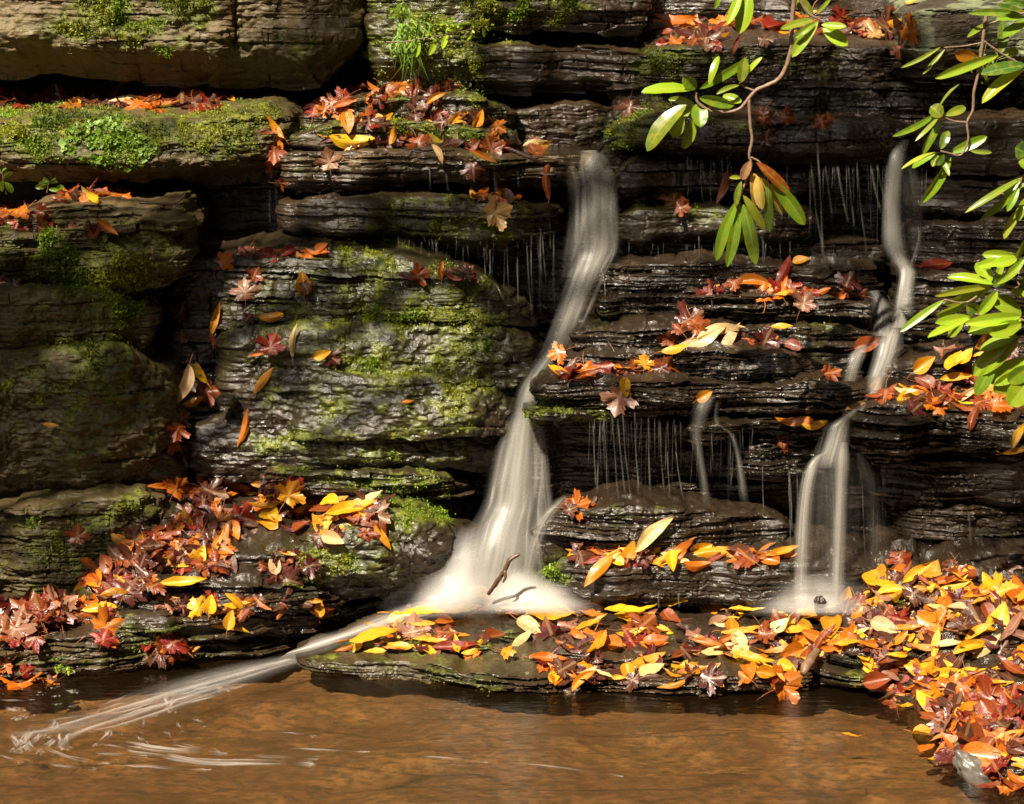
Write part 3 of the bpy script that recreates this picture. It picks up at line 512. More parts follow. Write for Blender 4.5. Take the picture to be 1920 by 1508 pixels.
def leaf_material(name, color_from):
    s = NT(name)
    if color_from == 'object': c = s.n('ShaderNodeObjectInfo').outputs['Color']; rnd = s.n('ShaderNodeObjectInfo').outputs['Random']
    else: c = s.attr('tint', 'Color'); rnd = s.attr('rnd')
    tc = s.n('ShaderNodeTexCoord'); mp = s.n('ShaderNodeMapping'); s.l(tc.outputs['UV'], mp.inputs[0])
    cmb = s.n('ShaderNodeCombineXYZ'); s.l(s.math('MULTIPLY', rnd, 37.0), cmb.inputs[0]); s.l(s.math('MULTIPLY', rnd, 91.0), cmb.inputs[1]); s.l(cmb.outputs[0], mp.inputs[1])
    n1 = s.noise(mp.outputs[0], 3.5, 4, .6); n2 = s.noise(mp.outputs[0], 16, 3, .5)
    dark = s.mix(.8, c, (.30, .12, .05, 1), 'MULTIPLY')
    col = s.mix(s.ramp(n1, [(.52, (0, 0, 0)), (.72, (.75, .75, .75))]), c, s.mix(.5, c, (.42, .10, .012, 1)))
    col = s.mix(s.ramp(n2, [(.64, (0, 0, 0)), (.70, (1, 1, 1))]), col, dark)
    sx = s.n('ShaderNodeSeparateXYZ'); s.l(tc.outputs['UV'], sx.inputs[0])
    rib = s.math('LESS_THAN', s.math('ABSOLUTE', s.math('SUBTRACT', sx.outputs[0], .5)), .035)
    hs = s.n('ShaderNodeMix', data_type='RGBA', blend_type='MIX'); 
    col = s.mix(s.math('MULTIPLY', rib, .35), col, s.mix(.5, c, (.8, .55, .25, 1)))
    edge = s.ramp(s.math('ADD', s.math('ABSOLUTE', s.math('SUBTRACT', sx.outputs[0], .5)), s.math('MULTIPLY', n1, .15)), [(.5, (0, 0, 0)), (.6, (1, 1, 1))])
    col = s.mix(s.math('MULTIPLY', edge, .35), col, dark)
    p = s.n('ShaderNodeBsdfPrincipled', i_Roughness=.36); s.l(col, p.inputs['Base Color']); p.inputs['Specular IOR Level'].default_value = .55
    p.inputs['Coat Weight'].default_value = .18; p.inputs['Coat Roughness'].default_value = .16
    bp = s.n('ShaderNodeBump', i_Strength=.5, i_Distance=.003); s.l(s.math('ADD', n2, n1), bp.inputs['Height']); s.l(bp.outputs[0], p.inputs['Normal'])
    t = s.n('ShaderNodeBsdfTranslucent'); s.l(col, t.inputs[0]); mx = s.n('ShaderNodeMixShader', i_0=.36)
    s.l(p.outputs[0], mx.inputs[1]); s.l(t.outputs[0], mx.inputs[2]); s.l(mx.outputs[0], s.out.inputs[0]); return s.m
M_LEAF = leaf_material('wet_leaf', 'object'); M_LITTER = leaf_material('leaf_litter', 'attr')
LMESH = {}
for kind, vs in LEAFM.items():
    LMESH[kind] = []
    for co, f, uv, sc, sf in vs:
        me = raw_mesh('leaf_blade', co, f); smooth(me); uvs(me, uv); me.materials.append(M_LEAF)
        st = raw_mesh('leaf_stalk', sc, sf); smooth(st); st.materials.append(M_LEAF); LMESH[kind].append((me, st))
CR, CU = Vector((1, 0, 0)), Vector((0, SP, CP))
def leaf_frame(px, py, lpx, ang, face, rng, lift=.006, maxl=.17, minl=.03, tilt=.25):
    loc, n, t, w = hit_soft(px, py); d = ray(px, py)
    if w: n = Vector((0, 0, 1)); face = min(face, .05); tilt *= .3; lift = .004
    N = (n * (1 - face) - d * face + Vector(rng.normal(0, tilt, 3)) * (.6 if not w else .1)).normalized()
    if N.dot(d) > -.12: N = (N - d * (.12 + N.dot(d) + .02)).normalized()
    a = R(ang); A = CR * math.cos(a) + CU * math.sin(a); k = -A.dot(N) / d.dot(N); Ap = A + d * k
    real = min(max(lpx * t / FPX * min(Ap.length, 1.7), minl), maxl); Y = Ap.normalized(); X = Y.cross(N).normalized(); N = X.cross(Y)
    dep = real * .5
    o = loc + N * lift - Y * dep
    M = Matrix((X, Y, N)).transposed().to_4x4() @ Matrix.Scale(real, 4); M.translation = o
    return M, w, real
LEAVES = []      # records of individual leaves
def put_leaf(kind, px, py, lpx, ang, col, face=.35, lift=.006, rng=None, tilt=.12, stalk=True, var=None, pose=None, maxl=.17):
    if kind == 'maple': lpx *= .74; maxl *= .62
    rng = rng or np.random.RandomState(int(px * 7 + py * 13) % 99991)
    M, w, real = leaf_frame(px, py, lpx, ang, face, rng, lift, maxl, tilt=tilt)
    LEAVES.append(dict(kind=kind, px=px, py=py, M=M, col=col, var=int(rng.randint(99)) if var is None else var, jit=rng.uniform(.78, 1.18), hue=rng.uniform(-.12, .12), stalk=stalk, l=lpx, ang=ang, w=w, pose=pose, face=face))
K = dict(L='long', O='oval', M='maple')
# the leaves one can pick out in the photo: kind, x, y, length, angle of the tip, colour, how far it faces the lens
HAND = '''M 460 541 54 95 pink .75|L 405 598 66 75 gold .9|L 453 800 78 255 orange .9|L 495 714 62 52 gold .8|L 553 640 66 82 pale .9|O 567 533 46 95 gold .8|M 340 585 42 60 maroon .7|M 343 633 28 100 brown .6|M 512 646 54 70 red .6|L 489 663 34 10 orange .4|O 606 661 36 20 yellow .6|M 626 672 38 -40 maroon .7|L 338 722 84 250 pale .8|L 372 694 62 120 yellow .7|M 352 714 56 -60 brown .7|L 362 752 44 20 gold .7|M 398 735 52 10 rust .4|M 345 858 52 -75 maroon .8|M 326 812 44 -110 rust .7|M 340 782 38 40 brown .6|L 402 640 36 -80 rust .8|L 517 590 50 5 gold .4|M 468 592 26 40 maroon .5|M 580 545 34 -60 brown .5|M 425 490 40 40 orange .6|M 480 512 34 60 rust .5|L 830 508 38 85 orange .85|M 790 512 44 20 rust .5|M 865 514 40 160 brown .5|L 765 520 44 170 maroon .4|L 762 754 24 5 orange .2
M 617 297 52 100 pink .75|L 735 251 40 76 gold .9|L 822 263 54 142 olive .8|L 858 260 46 92 pale .95|M 918 272 54 110 rust .7|M 945 268 40 60 red .6|L 818 290 44 -62 pale .8|L 908 299 56 -25 orange .7|M 888 326 46 -85 maroon .8|L 1030 336 80 90 rust .97|M 938 398 66 20 tan .7|L 515 238 60 128 gold .8|M 515 290 44 -90 rust .8|M 508 320 40 -95 brown .8|L 520 270 46 -80 orange .8|M 925 255 30 -30 orange .5|L 1003 270 50 10 pale .5|O 1020 268 34 20 gold .5|M 1180 215 56 -95 brown .8|L 650 195 56 20 orange .5|L 745 172 80 0 gold .4|L 820 188 44 30 gold .6|L 660 262 90 -3 yellow .3|M 790 200 44 10 brown .4|O 893 218 36 60 gold .7|M 935 243 36 -40 orange .5
M 1265 368 54 82 orange .85|O 1198 381 36 8 yellow .6|M 1285 395 36 0 rust .4|L 1352 348 70 250 rust .9|M 1438 258 38 80 maroon .7|M 1478 226 40 0 rust .5|M 1543 237 40 -70 rust .6|L 1380 88 44 70 rust .7|M 1330 78 64 10 brown .4|M 1440 82 40 10 pink .4|L 1270 53 100 -3 orange .3|O 1620 50 44 10 rust .5|M 1670 50 60 150 brown .4|M 1650 70 50 30 tan .4|O 1810 103 44 -8 gold .7|M 1690 100 34 -90 rust .7|O 1712 5 30 40 yellow .6|M 1705 60 40 80 orange .4
L 1318 640 118 24 pale .45|L 1352 622 96 12 pale .4|L 1368 640 76 58 pale .7|L 1272 656 56 14 yellow .4|M 1437 632 52 60 maroon .6|L 1466 614 42 0 yellow .4|O 1483 651 44 170 rust .6|M 1250 630 40 90 rust .5|M 1297 605 60 30 maroon .5|M 1207 676 38 88 yellow .85|M 1247 686 48 60 rust .5|O 1172 724 40 -82 yellow .92|M 1158 752 66 -105 pink .7|M 1130 694 56 0 red .5|L 1180 700 60 5 gold .4|L 1105 705 60 20 rust .3|M 1045 668 44 200 orange .6|L 1467 508 64 66 red .85|M 1330 543 48 100 red .6|L 1410 538 78 0 orange .4|M 1553 550 60 10 orange .45|M 1602 549 56 170 rust .45|M 1590 528 40 60 maroon .5|M 1510 565 50 60 pink .6|M 1380 545 30 -80 rust .5|L 1488 795 76 176 orange .55|L 1528 797 52 8 yellow .6|M 1478 829 46 10 rust .4|O 1625 650 58 18 rust .7|O 1640 728 40 60 tan .7|O 1320 742 34 30 gold .6|M 1560 705 44 10 rust .4|O 1505 492 34 10 gold .5|L 1760 490 66 5 red .4|L 1600 760 50 200 tan .4
O 1733 684 50 35 gold .7|L 1838 650 76 62 gold .85|L 1813 737 64 32 pale .5|L 1795 708 66 8 yellow .5|O 1824 700 40 -80 rust .7|L 1695 742 50 170 pale .45|O 1732 728 44 150 rust .6|M 1765 738 44 10 red .4|O 1752 750 32 70 yellow .7|L 1905 848 54 12 gold .7|L 1912 815 60 60 yellow .8|M 1718 765 40 40 maroon .5|M 1880 770 50 10 orange .5|L 1825 790 50 -110 rust .6|M 1850 760 60 20 rust .4
L 1225 1006 104 42 pale .75|L 1124 1072 84 228 gold .75|O 1262 1052 42 -88 yellow .92|O 1180 1030 44 60 gold .6|L 1335 1046 104 3 yellow .35|L 1375 1045 96 178 gold .3|L 1350 1036 84 -6 yellow .35|L 1465 1040 66 16 gold .6|L 1090 1032 62 175 gold .5|M 1145 1042 52 20 rust .5|L 1300 1060 56 0 orange .4|M 1092 950 56 10 orange .5|O 1315 1026 44 20 yellow .6|M 1210 1052 46 10 maroon .5
L 785 1160 120 4 yellow .25|L 858 1156 92 3 yellow .25|O 905 1128 64 10 yellow .5|L 930 1130 52 30 gold .4|M 886 1124 52 80 rust .8|M 845 1132 34 150 maroon .6|L 1022 1172 110 -4 yellow .35|L 1030 1160 96 4 yellow .3|L 1185 1163 104 4 yellow .35|O 995 1182 62 -30 pale .4|L 975 1206 52 222 pale .5|L 1110 1180 70 26 gold .4|L 700 1202 104 14 yellow .35|L 808 1213 72 -2 yellow .4|M 840 1195 56 0 rust .4|L 745 1226 62 -5 orange .35|L 860 1218 90 4 red .3|L 750 1213 54 180 yellow .35|O 925 1200 44 10 rust .4|M 955 1235 34 -10 gold .4|L 1030 1242 76 -5 orange .4|L 1090 1255 76 20 gold .5|O 1140 1212 50 160 orange .5|L 1210 1240 72 20 gold .4|O 1178 1265 40 -80 yellow .8|O 1222 1263 52 25 pale .5|O 1105 1250 40 90 gold .7|L 1095 1280 60 40 gold .6|M 1060 1262 50 30 brown .5|O 1230 1208 50 10 orange .5|L 1330 1214 60 -10 orange .4|L 1345 1227 70 2 pale .4|L 1310 1258 72 -4 pale .4|L 1415 1248 92 -12 yellow .45|O 1473 1258 40 -20 yellow .6|L 1320 1266 56 20 gold .4|L 1385 1192 70 0 gold .3|L 1400 1160 70 0 yellow .25|L 1510 1168 70 -3 yellow .3|O 1465 1178 44 30 pale .5|M 1440 1195 44 0 rust .4|O 1535 1162 48 10 yellow .5|L 1100 1142 80 2 gold .25|L 1250 1142 90 2 yellow .25|M 1210 1178 50 40 rust .5|L 1320 1145 90 2 gold .25|M 1340 1275 60 0 brown .4|L 700 1182 44 -10 yellow .4|L 650 1215 50 200 orange .4
O 1502 1225 84 62 gold .8|L 1542 1212 100 58 rust .85|O 1480 1232 56 200 orange .7|M 1475 1280 74 30 orange .6|L 1735 1214 58 176 gold .6|L 1757 1208 60 78 yellow .8|L 1778 1214 54 5 pale .6|L 1687 1236 52 72 gold .85|O 1600 1192 56 30 yellow .6|L 1590 1206 60 12 gold .5|O 1660 1180 60 -20 pale .6|L 1700 1190 66 5 gold .5|O 1764 1160 42 20 gold .7|M 1830 1165 66 120 brown .5|O 1868 1160 60 60 yellow .7|L 1835 1190 66 30 yellow .6|L 1850 1212 70 40 pale .6|L 1815 1222 66 15 yellow .5|O 1745 1122 40 30 yellow .7|O 1748 1070 42 60 gold .9|L 1716 1076 76 35 yellow .7|L 1696 1074 56 62 rust .8|L 1640 1110 104 40 yellow .6|L 1660 1122 76 15 gold .5|L 1780 1092 80 18 orange .5|M 1880 1115 66 10 yellow .5|L 1860 1105 60 20 gold .5|O 1910 1120 60 20 orange .7|O 1645 1278 58 10 rust .8|L 1735 1252 60 10 yellow .5|M 1790 1290 60 70 orange .6|M 1660 1250 50 70 rust .7|M 1740 1140 50 20 pink .5|M 1720 1110 60 40 brown .5|M 1590 1150 40 60 maroon .5|L 1590 1140 66 50 red .8|L 1613 1155 50 75 pale .8|O 1590 1120 40 80 yellow .7
O 1840 1340 88 8 gold .6|O 1860 1348 70 -60 rust .7|O 1735 1380 52 -10 gold .6|M 1785 1365 50 20 rust .5|O 1738 1406 30 30 orange .9|L 1762 1421 46 8 yellow .4|O 1850 1424 92 -8 orange .7|L 1880 1395 100 28 gold .6|M 1870 1460 64 -90 rust .8|M 1820 1390 70 40 brown .5|M 1800 1330 64 60 brown .6|L 1900 1300 66 30 yellow .6|L 1905 1425 60 -20 yellow .6|M 1790 1425 44 80 maroon .7|L 1706 1325 50 8 yellow .05|L 1600 1384 46 -4 gold .05|M 1870 1310 70 30 rust .6|O 1905 1470 50 80 rust .7
O 515 1056 46 96 pale .9|M 528 1084 52 -60 maroon .8|M 552 1092 50 -20 brown .7|O 600 1140 36 88 gold .9|L 430 1180 78 -10 yellow .6|O 432 1163 40 75 yellow .8|L 450 1158 50 52 rust .7|L 348 1096 90 5 yellow .45|O 394 1132 38 82 yellow .85|M 365 1135 44 150 yellow .6|M 208 1174 76 20 orange .6|M 196 1194 46 70 red .6|M 330 1208 60 30 red .5|L 350 1224 56 22 gold .6|M 290 1232 60 200 brown .5|M 38 1178 70 60 pink .5|M 36 1280 44 90 orange .5|L 82 1272 54 0 orange .3|L 672 950 124 22 pale .6|L 660 965 110 14 yellow .5|M 712 972 60 -30 pink .6|L 716 1008 58 -55 gold .7|O 348 978 50 95 gold .85|O 372 990 44 -85 rust .8|L 408 1022 54 68 gold .7|O 600 948 44 -30 pale .6|L 575 962 60 10 yellow .5|O 625 1015 46 -20 pale .6|M 610 1005 60 30 brown .5|L 320 1050 70 -22 yellow .6|M 345 1044 64 20 gold .5|O 375 1042 40 70 yellow .7|M 260 1045 70 40 brown .5|O 152 1098 52 70 gold .7|M 245 1105 70 60 maroon .6|L 222 1112 60 5 gold .4|L 200 1145 70 4 yellow .4|M 110 1140 60 20 pink .5|M 330 905 54 60 orange .6|L 290 916 44 180 orange .5|M 400 935 66 -20 brown .5|L 500 962 70 4 yellow .4|L 540 922 70 10 yellow .5|M 545 920 60 60 gold .5|M 590 1060 44 10 maroon .5|M 420 975 50 20 orange .6|M 460 975 66 -20 red .6|L 500 930 54 50 gold .6|M 150 1000 46 80 rust .5|M 255 1000 44 60 brown .6|L 585 1150 50 -30 orange .5|L 100 797 30 -5 gold .5|L 405 1138 24 0 pale .3
L 225 196 84 14 pale .5|M 130 195 60 20 maroon .5|M 40 165 60 40 rust .5|M 100 165 50 20 red .5|L 310 185 100 -4 rust .3|M 420 192 40 -20 brown .5|M 465 222 30 -80 rust .8|M 150 385 58 30 pink .5|M 150 405 44 -20 pale .4|M 180 390 36 -60 brown .5|L 300 380 66 5 gold .5|L 130 368 50 20 orange .5|M 60 410 50 10 tan .4|M 30 430 56 20 pink .4|M 20 532 46 10 rust .4|L 85 428 80 3 gold .3|M 190 362 40 30 rust .5'''
for row in HAND.replace('\n', '|').split('|'):
    k, x, y, l, a, c, f = row.split(); put_leaf(K[k], float(x), float(y), float(l), float(a), c, float(f) * (.65 if float(f) < .6 else 1), lift=.015 + .006 * (float(y) % 3))
SUNK = [(1430, 1372, 60, 0), (1570, 1400, 66, 5), (1365, 1446, 58, 10), (1570, 1484, 50, 0), (950, 1398, 74, 6), (1045, 1436, 40, 0), (1240, 1420, 50, -6), (700, 1498, 40, 0), (700, 1330, 34, 10), (1620, 1322, 54, 0)]
N_SUNK = len(SUNK)
for x, y, l, a in SUNK:
    put_leaf('long' if x < 1500 else 'maple', x, y, l, a, 'tan' if x > 1000 else 'rust', .05); q = LEAVES[-1]; d_ = (q['M'].translation - CV); q['M'].translation = CV + d_ * ((-.05 - CV.z) / d_.z); q['pose'] = 'sunk'
# ---------------------------------------------------------------- heaps: x0, y0, x1, y1 (a slanting band), half height, count, palette, share of long/oval/maple, size, lift
PAL_BROWN = dict(maroon=3, brown=4, rust=4, red=3, orange=2, gold=1, pink_sheen=1); PAL_MIX = dict(brown=3, rust=2, orange=2, gold=3, yellow=5, maroon=3, red=1, pale=.6, pink_sheen=.4); PAL_YEL = dict(yellow=6, gold=4, orange=3, pale=2, rust=2, brown=2, red=1); PAL_RED = dict(rust=4, red=4, orange=3, brown=3, maroon=2, gold=1)
HEAPS = [(0, 190, 420, 198, 9, 95, PAL_RED, (.2, .05, .75), 46, .02), (400, 190, 450, 196, 8, 5, PAL_RED, (.3, .1, .6), 34, .01), (10, 405, 90, 415, 16, 26, PAL_RED, (.1, .1, .8), 44, .015), (60, 372, 230, 368, 9, 26, PAL_RED, (.3, .1, .6), 42, .015), (60, 425, 210, 428, 5, 14, PAL_RED, (.3, .1, .6), 38, .006), (0, 530, 30, 532, 5, 5, PAL_RED, (.1, .1, .8), 36, .006),
    (620, 178, 850, 172, 14, 45, PAL_RED, (.4, .1, .5), 46, .02), (560, 205, 650, 200, 14, 26, PAL_RED, (.3, .1, .6), 44, .02), (640, 225, 940, 222, 9, 40, PAL_MIX, (.4, .15, .45), 44, .012), (620, 268, 860, 266, 7, 26, PAL_MIX, (.6, .1, .3), 44, .008), (870, 275, 1030, 280, 8, 18, PAL_RED, (.4, .2, .4), 40, .012), (890, 374, 1040, 372, 8, 18, PAL_RED, (.5, .1, .4), 42, .01), (505, 255, 520, 340, 10, 9, PAL_RED, (.3, .1, .6), 40, .02),
    (1220, 55, 1710, 50, 16, 90, PAL_RED, (.35, .1, .55), 50, .02), (1250, 80, 1400, 84, 8, 14, PAL_BROWN, (.2, .1, .7), 44, .008), (1340, 222, 1560, 230, 6, 8, PAL_BROWN, (.2, .1, .7), 38, .004),
    (430, 475, 620, 470, 10, 26, PAL_RED, (.3, .1, .6), 42, .008), (760, 515, 880, 515, 6, 8, PAL_RED, (.2, .2, .6), 38, .006), (340, 735, 430, 740, 10, 12, PAL_RED, (.3, .1, .6), 44, .012), (315, 830, 350, 850, 14, 7, PAL_BROWN, (.2, .1, .7), 44, .01),
    (340, 918, 560, 915, 12, 60, PAL_RED, (.4, .1, .5), 46, .02), (500, 960, 720, 970, 36, 100, PAL_MIX, (.5, .25, .25), 46, .035), (330, 985, 470, 985, 34, 60, PAL_BROWN, (.3, .15, .55), 50, .02), (230, 1030, 430, 1045, 26, 100, PAL_BROWN, (.25, .1, .65), 52, .03), (170, 1080, 290, 1085, 26, 60, PAL_BROWN, (.25, .15, .6), 50, .03), (20, 1150, 200, 1135, 22, 90, PAL_RED, (.25, .1, .65), 50, .025), (0, 1175, 70, 1185, 22, 26, PAL_BROWN, (.1, .05, .85), 54, .015), (300, 1135, 520, 1130, 16, 40, PAL_MIX, (.35, .15, .5), 44, .01), (460, 1140, 600, 1135, 12, 16, PAL_RED, (.4, .1, .5), 40, .008), (280, 1205, 350, 1225, 12, 14, PAL_RED, (.3, .1, .6), 46, .012), (0, 1250, 60, 1262, 10, 10, PAL_BROWN, (.1, .1, .8), 46, .01), (20, 1272, 110, 1275, 6, 10, PAL_RED, (.3, .1, .6), 38, .004), (480, 1045, 590, 1060, 14, 18, PAL_BROWN, (.2, .2, .6), 44, .012),
    (1040, 695, 1270, 688, 12, 34, PAL_RED, (.4, .1, .5), 42, .012), (1250, 612, 1320, 612, 14, 12, PAL_RED, (.3, .1, .6), 46, .012), (1400, 625, 1480, 640, 14, 8, PAL_BROWN, (.2, .2, .6), 40, .006), (1340, 538, 1620, 548, 9, 34, PAL_RED, (.4, .1, .5), 44, .01), (1660, 745, 1910, 745, 22, 60, PAL_RED, (.35, .2, .45), 48, .02), (1780, 690, 1900, 680, 26, 24, PAL_MIX, (.4, .3, .3), 50, .02), (1110, 695, 1160, 690, 8, 6, PAL_RED, (.3, .1, .6), 36, .006),
    (1075, 1035, 1220, 1045, 14, 34, PAL_MIX, (.6, .2, .2), 48, .02), (1220, 1042, 1480, 1042, 11, 40, PAL_YEL, (.75, .15, .1), 52, .012), (1060, 948, 1120, 952, 8, 9, PAL_RED, (.3, .1, .6), 40, .01),
    (720, 1170, 1000, 1150, 12, 30, PAL_YEL, (.75, .15, .1), 52, .006), (1000, 1150, 1560, 1152, 14, 66, PAL_YEL, (.75, .15, .1), 54, .006), (860, 1125, 950, 1130, 12, 22, PAL_YEL, (.5, .3, .2), 46, .015), (680, 1200, 900, 1208, 16, 36, PAL_MIX, (.6, .15, .25), 46, .006), (980, 1185, 1560, 1190, 20, 70, PAL_MIX, (.55, .2, .25), 48, .01), (1040, 1225, 1520, 1228, 20, 74, PAL_MIX, (.5, .2, .3), 46, .012), (1020, 1262, 1340, 1268, 16, 56, PAL_MIX, (.45, .25, .3), 44, .015), (1340, 1255, 1490, 1265, 14, 24, PAL_MIX, (.5, .25, .25), 46, .01), (1440, 1220, 1540, 1230, 30, 26, PAL_RED, (.4, .3, .3), 50, .03),
    (1560, 1180, 1700, 1175, 40, 80, PAL_MIX, (.45, .25, .3), 50, .025), (1650, 1105, 1910, 1100, 22, 60, PAL_MIX, (.5, .2, .3), 52, .03), (1690, 1150, 1910, 1150, 40, 100, PAL_MIX, (.45, .3, .25), 52, .03), (1600, 1240, 1900, 1235, 34, 90, PAL_MIX, (.45, .3, .25), 50, .025), (1660, 1290, 1900, 1290, 24, 80, PAL_RED, (.3, .25, .45), 50, .02), (1760, 1340, 1915, 1345, 30, 80, PAL_RED, (.3, .3, .4), 54, .025), (1770, 1390, 1915, 1395, 26, 70, PAL_RED, (.3, .3, .4), 54, .025), (1850, 1440, 1915, 1460, 30, 36, PAL_RED, (.3, .3, .4), 56, .03)]
N_HAND = len(LEAVES)
HEAPS += [(1680, 1062, 1900, 1068, 10, 18, PAL_BROWN, (.3, .3, .4), 42, .006), (1920, 1120, 2260, 1130, 40, 130, PAL_MIX, (.45, .3, .25), 52, .03), (1920, 1230, 2260, 1230, 50, 170, PAL_MIX, (.45, .3, .25), 52, .03), (1920, 1350, 2260, 1350, 50, 150, PAL_RED, (.3, .3, .4), 54, .03), (1920, 1450, 2260, 1460, 40, 110, PAL_RED, (.3, .3, .4), 54, .03), (1930, 745, 2260, 745, 22, 60, PAL_RED, (.35, .2, .45), 48, .02), (-300, 178, 0, 178, 14, 60, PAL_RED, (.2, .05, .75), 46, .02), (-300, 1150, 0, 1160, 24, 110, PAL_RED, (.25, .1, .65), 50, .03)]
hrng = np.random.RandomState(21); LIT = []
for x0, y0, x1, y1, hh, cnt, pal, share, size, lift in HEAPS:
    names = list(pal); pw = np.array([pal[c] for c in names], float); pw /= pw.sum()
    for i in range(int(cnt * .58)):
        u = hrng.rand(); px = x0 + (x1 - x0) * u + hrng.uniform(-12, 12); py = y0 + (y1 - y0) * u + hrng.uniform(-1, 1) * hh
        kd = ('long', 'oval', 'maple')[hrng.choice(3, p=share)]; c = names[hrng.choice(len(names), p=pw)]
        if kd == 'maple' and c in ('yellow', 'gold', 'pale'): c = ('rust', 'brown', 'pink_sheen', 'brown', 'red', 'maroon')[hrng.randint(6)]
        if kd != 'maple' and c in ('red', 'maroon') and hrng.rand() < .6: c = ('gold', 'yellow', 'orange')[hrng.randint(3)]
        lp = size * hrng.uniform(.6, 1.15) * {'long': 1.25, 'oval': .85, 'maple': .95}[kd]
        ang = hrng.normal(0, 28) + (180 if hrng.rand() < .5 else 0) if kd == 'long' else hrng.uniform(0, 360)
        LIT.append((kd, px, py, lp, ang, c, float(np.clip(hrng.normal(.06, .12), 0, .7)), .004 + .45 * lift * hrng.rand()))
for q in LIT:
    put_leaf(q[0], q[1], q[2], q[3], q[4], q[5], q[6], q[7], rng=hrng, tilt=.14, stalk=q[0] == 'maple', maxl=.135)

# ---------------------------------------------------------------- the 300 largest as objects with names, the rest as one litter
REG = [(0, 140, 480, 225, 'top left ledge'), (0, 345, 350, 445, 'thin slab of the left tower'), (0, 500, 120, 820, 'face of the left tower'), (480, 215, 545, 360, 'gap right of the liverwort ledge'), (540, 150, 980, 212, 'uppermost ledge at upper middle'), (540, 212, 985, 248, 'thin mossy ledge at upper middle'), (540, 246, 1050, 312, 'grey edged ledge at upper middle'), (860, 300, 1060, 425, 'dripping ledge left of the main fall'),
    (1190, 0, 1725, 110, 'top right ledge'), (1730, 0, 1920, 140, 'lichen block at top right'), (1140, 190, 1560, 300, 'glossy ledge under the hanging stem'), (1140, 300, 1560, 430, 'dark ledges right of the main fall'), (700, 480, 900, 760, 'mossy top of the central outcrop'), (410, 440, 700, 700, 'wet top of the central outcrop'), (300, 550, 412, 900, 'black rock column beside the left tower'), (410, 690, 720, 870, 'lower face of the central outcrop'),
    (270, 880, 480, 1012, 'upper left part of the bank pile'), (480, 880, 760, 1030, 'yellow pile under the central outcrop'), (130, 985, 480, 1070, 'upper slope of the left bank'), (100, 1060, 310, 1112, 'left slope of the left bank'), (310, 1040, 640, 1112, 'middle step of the left bank'), (0, 1112, 260, 1215, 'left end of the pool bank'), (260, 1112, 640, 1250, 'pool bank left of the stream'), (0, 1215, 260, 1300, 'waterline at the left edge'),
    (1300, 470, 1700, 585, 'top step of the middle cascade'), (1220, 585, 1520, 665, 'middle step of the middle cascade'), (1000, 640, 1290, 775, 'jutting ledge below the main fall bend'), (1290, 665, 1620, 850, 'broken ledge left of the right fall'), (1560, 620, 1680, 780, 'right fall itself'), (1660, 470, 1920, 640, 'dark ledge at the right edge'), (1660, 600, 1920, 880, 'leafy right shelf'), (1000, 925, 1240, 1105, 'left end of the lowest ledge'), (1240, 925, 1500, 1105, 'middle of the lowest ledge'),
    (620, 1100, 830, 1260, 'left tip of the front slab'), (830, 1100, 985, 1260, 'front slab below the main fall'), (985, 1100, 1270, 1205, 'back of the front slab, left half'), (1270, 1100, 1560, 1205, 'back of the front slab, right half'), (985, 1205, 1190, 1305, 'front edge of the slab, left half'), (1190, 1205, 1420, 1305, 'front edge of the slab, right half'), (1420, 1205, 1560, 1310, 'broken stick at the slab end'),
    (1560, 1040, 1700, 1170, 'upper tip of the right bank'), (1560, 1170, 1700, 1310, 'mossy step of the right bank'), (1700, 1040, 1815, 1150, 'top of the right bank'), (1815, 1040, 1920, 1150, 'far right of the bank top'), (1700, 1150, 1815, 1235, 'middle of the right bank'), (1815, 1150, 1920, 1235, 'middle of the bank by the frame edge'), (1700, 1235, 1920, 1310, 'lower step of the right bank'), (1680, 1310, 1810, 1440, 'near waterline of the right bank'), (1810, 1310, 1920, 1400, 'near heap of the right bank'), (1780, 1400, 1920, 1508, 'grey cobble')]
def region(px, py):
    for x0, y0, x1, y1, n in REG:
        if x0 <= px < x1 and y0 <= py < y1: return n
    return 'pool surface' if py > 1290 else 'wet rock'
for r_ in LEAVES: r_['reg'] = region(r_['px'], r_['py'])
# visibility order: hand-placed first, then the heap leaves that lie on top and large
rest = LEAVES[N_HAND:]
score = [r_['l'] * (1 + 1.0 * r_['face']) * (5 < r_['px'] < 1915 and r_['py'] < 1500) for r_ in rest]; cut = sorted(score, reverse=True)[max(0, 299 - N_HAND)] if N_HAND < 299 else 1e9
INDIV = LEAVES[:N_HAND] + [r_ for r_, sc_ in zip(rest, score) if sc_ > cut]; MASS = [r_ for r_, sc_ in zip(rest, score) if sc_ <= cut]
INDIV = INDIV[:300]
def pose_of(r_):
    a = r_['ang'] % 360; k = int((a + 22.5) // 45) % 8
    return ('pointing right', 'tip up right', 'tip up', 'tip up left', 'pointing left', 'tip down left', 'tip down', 'tip down right')[k]
ORD = ['first', 'second', 'third', 'fourth', 'fifth', 'sixth', 'seventh', 'eighth', 'ninth', 'tenth']
KN = dict(long='long', oval='oval', maple='maple')
def tint(r_):
    c = np.array(COLS[r_['col']]) * r_['jit']; c[1] *= 1 + r_['hue']; return np.clip(c, 0, 1)
bk = {}
for r_ in INDIV: bk.setdefault((r_['reg'], r_['col'], r_['kind'], pose_of(r_), r_['pose']), []).append(r_)
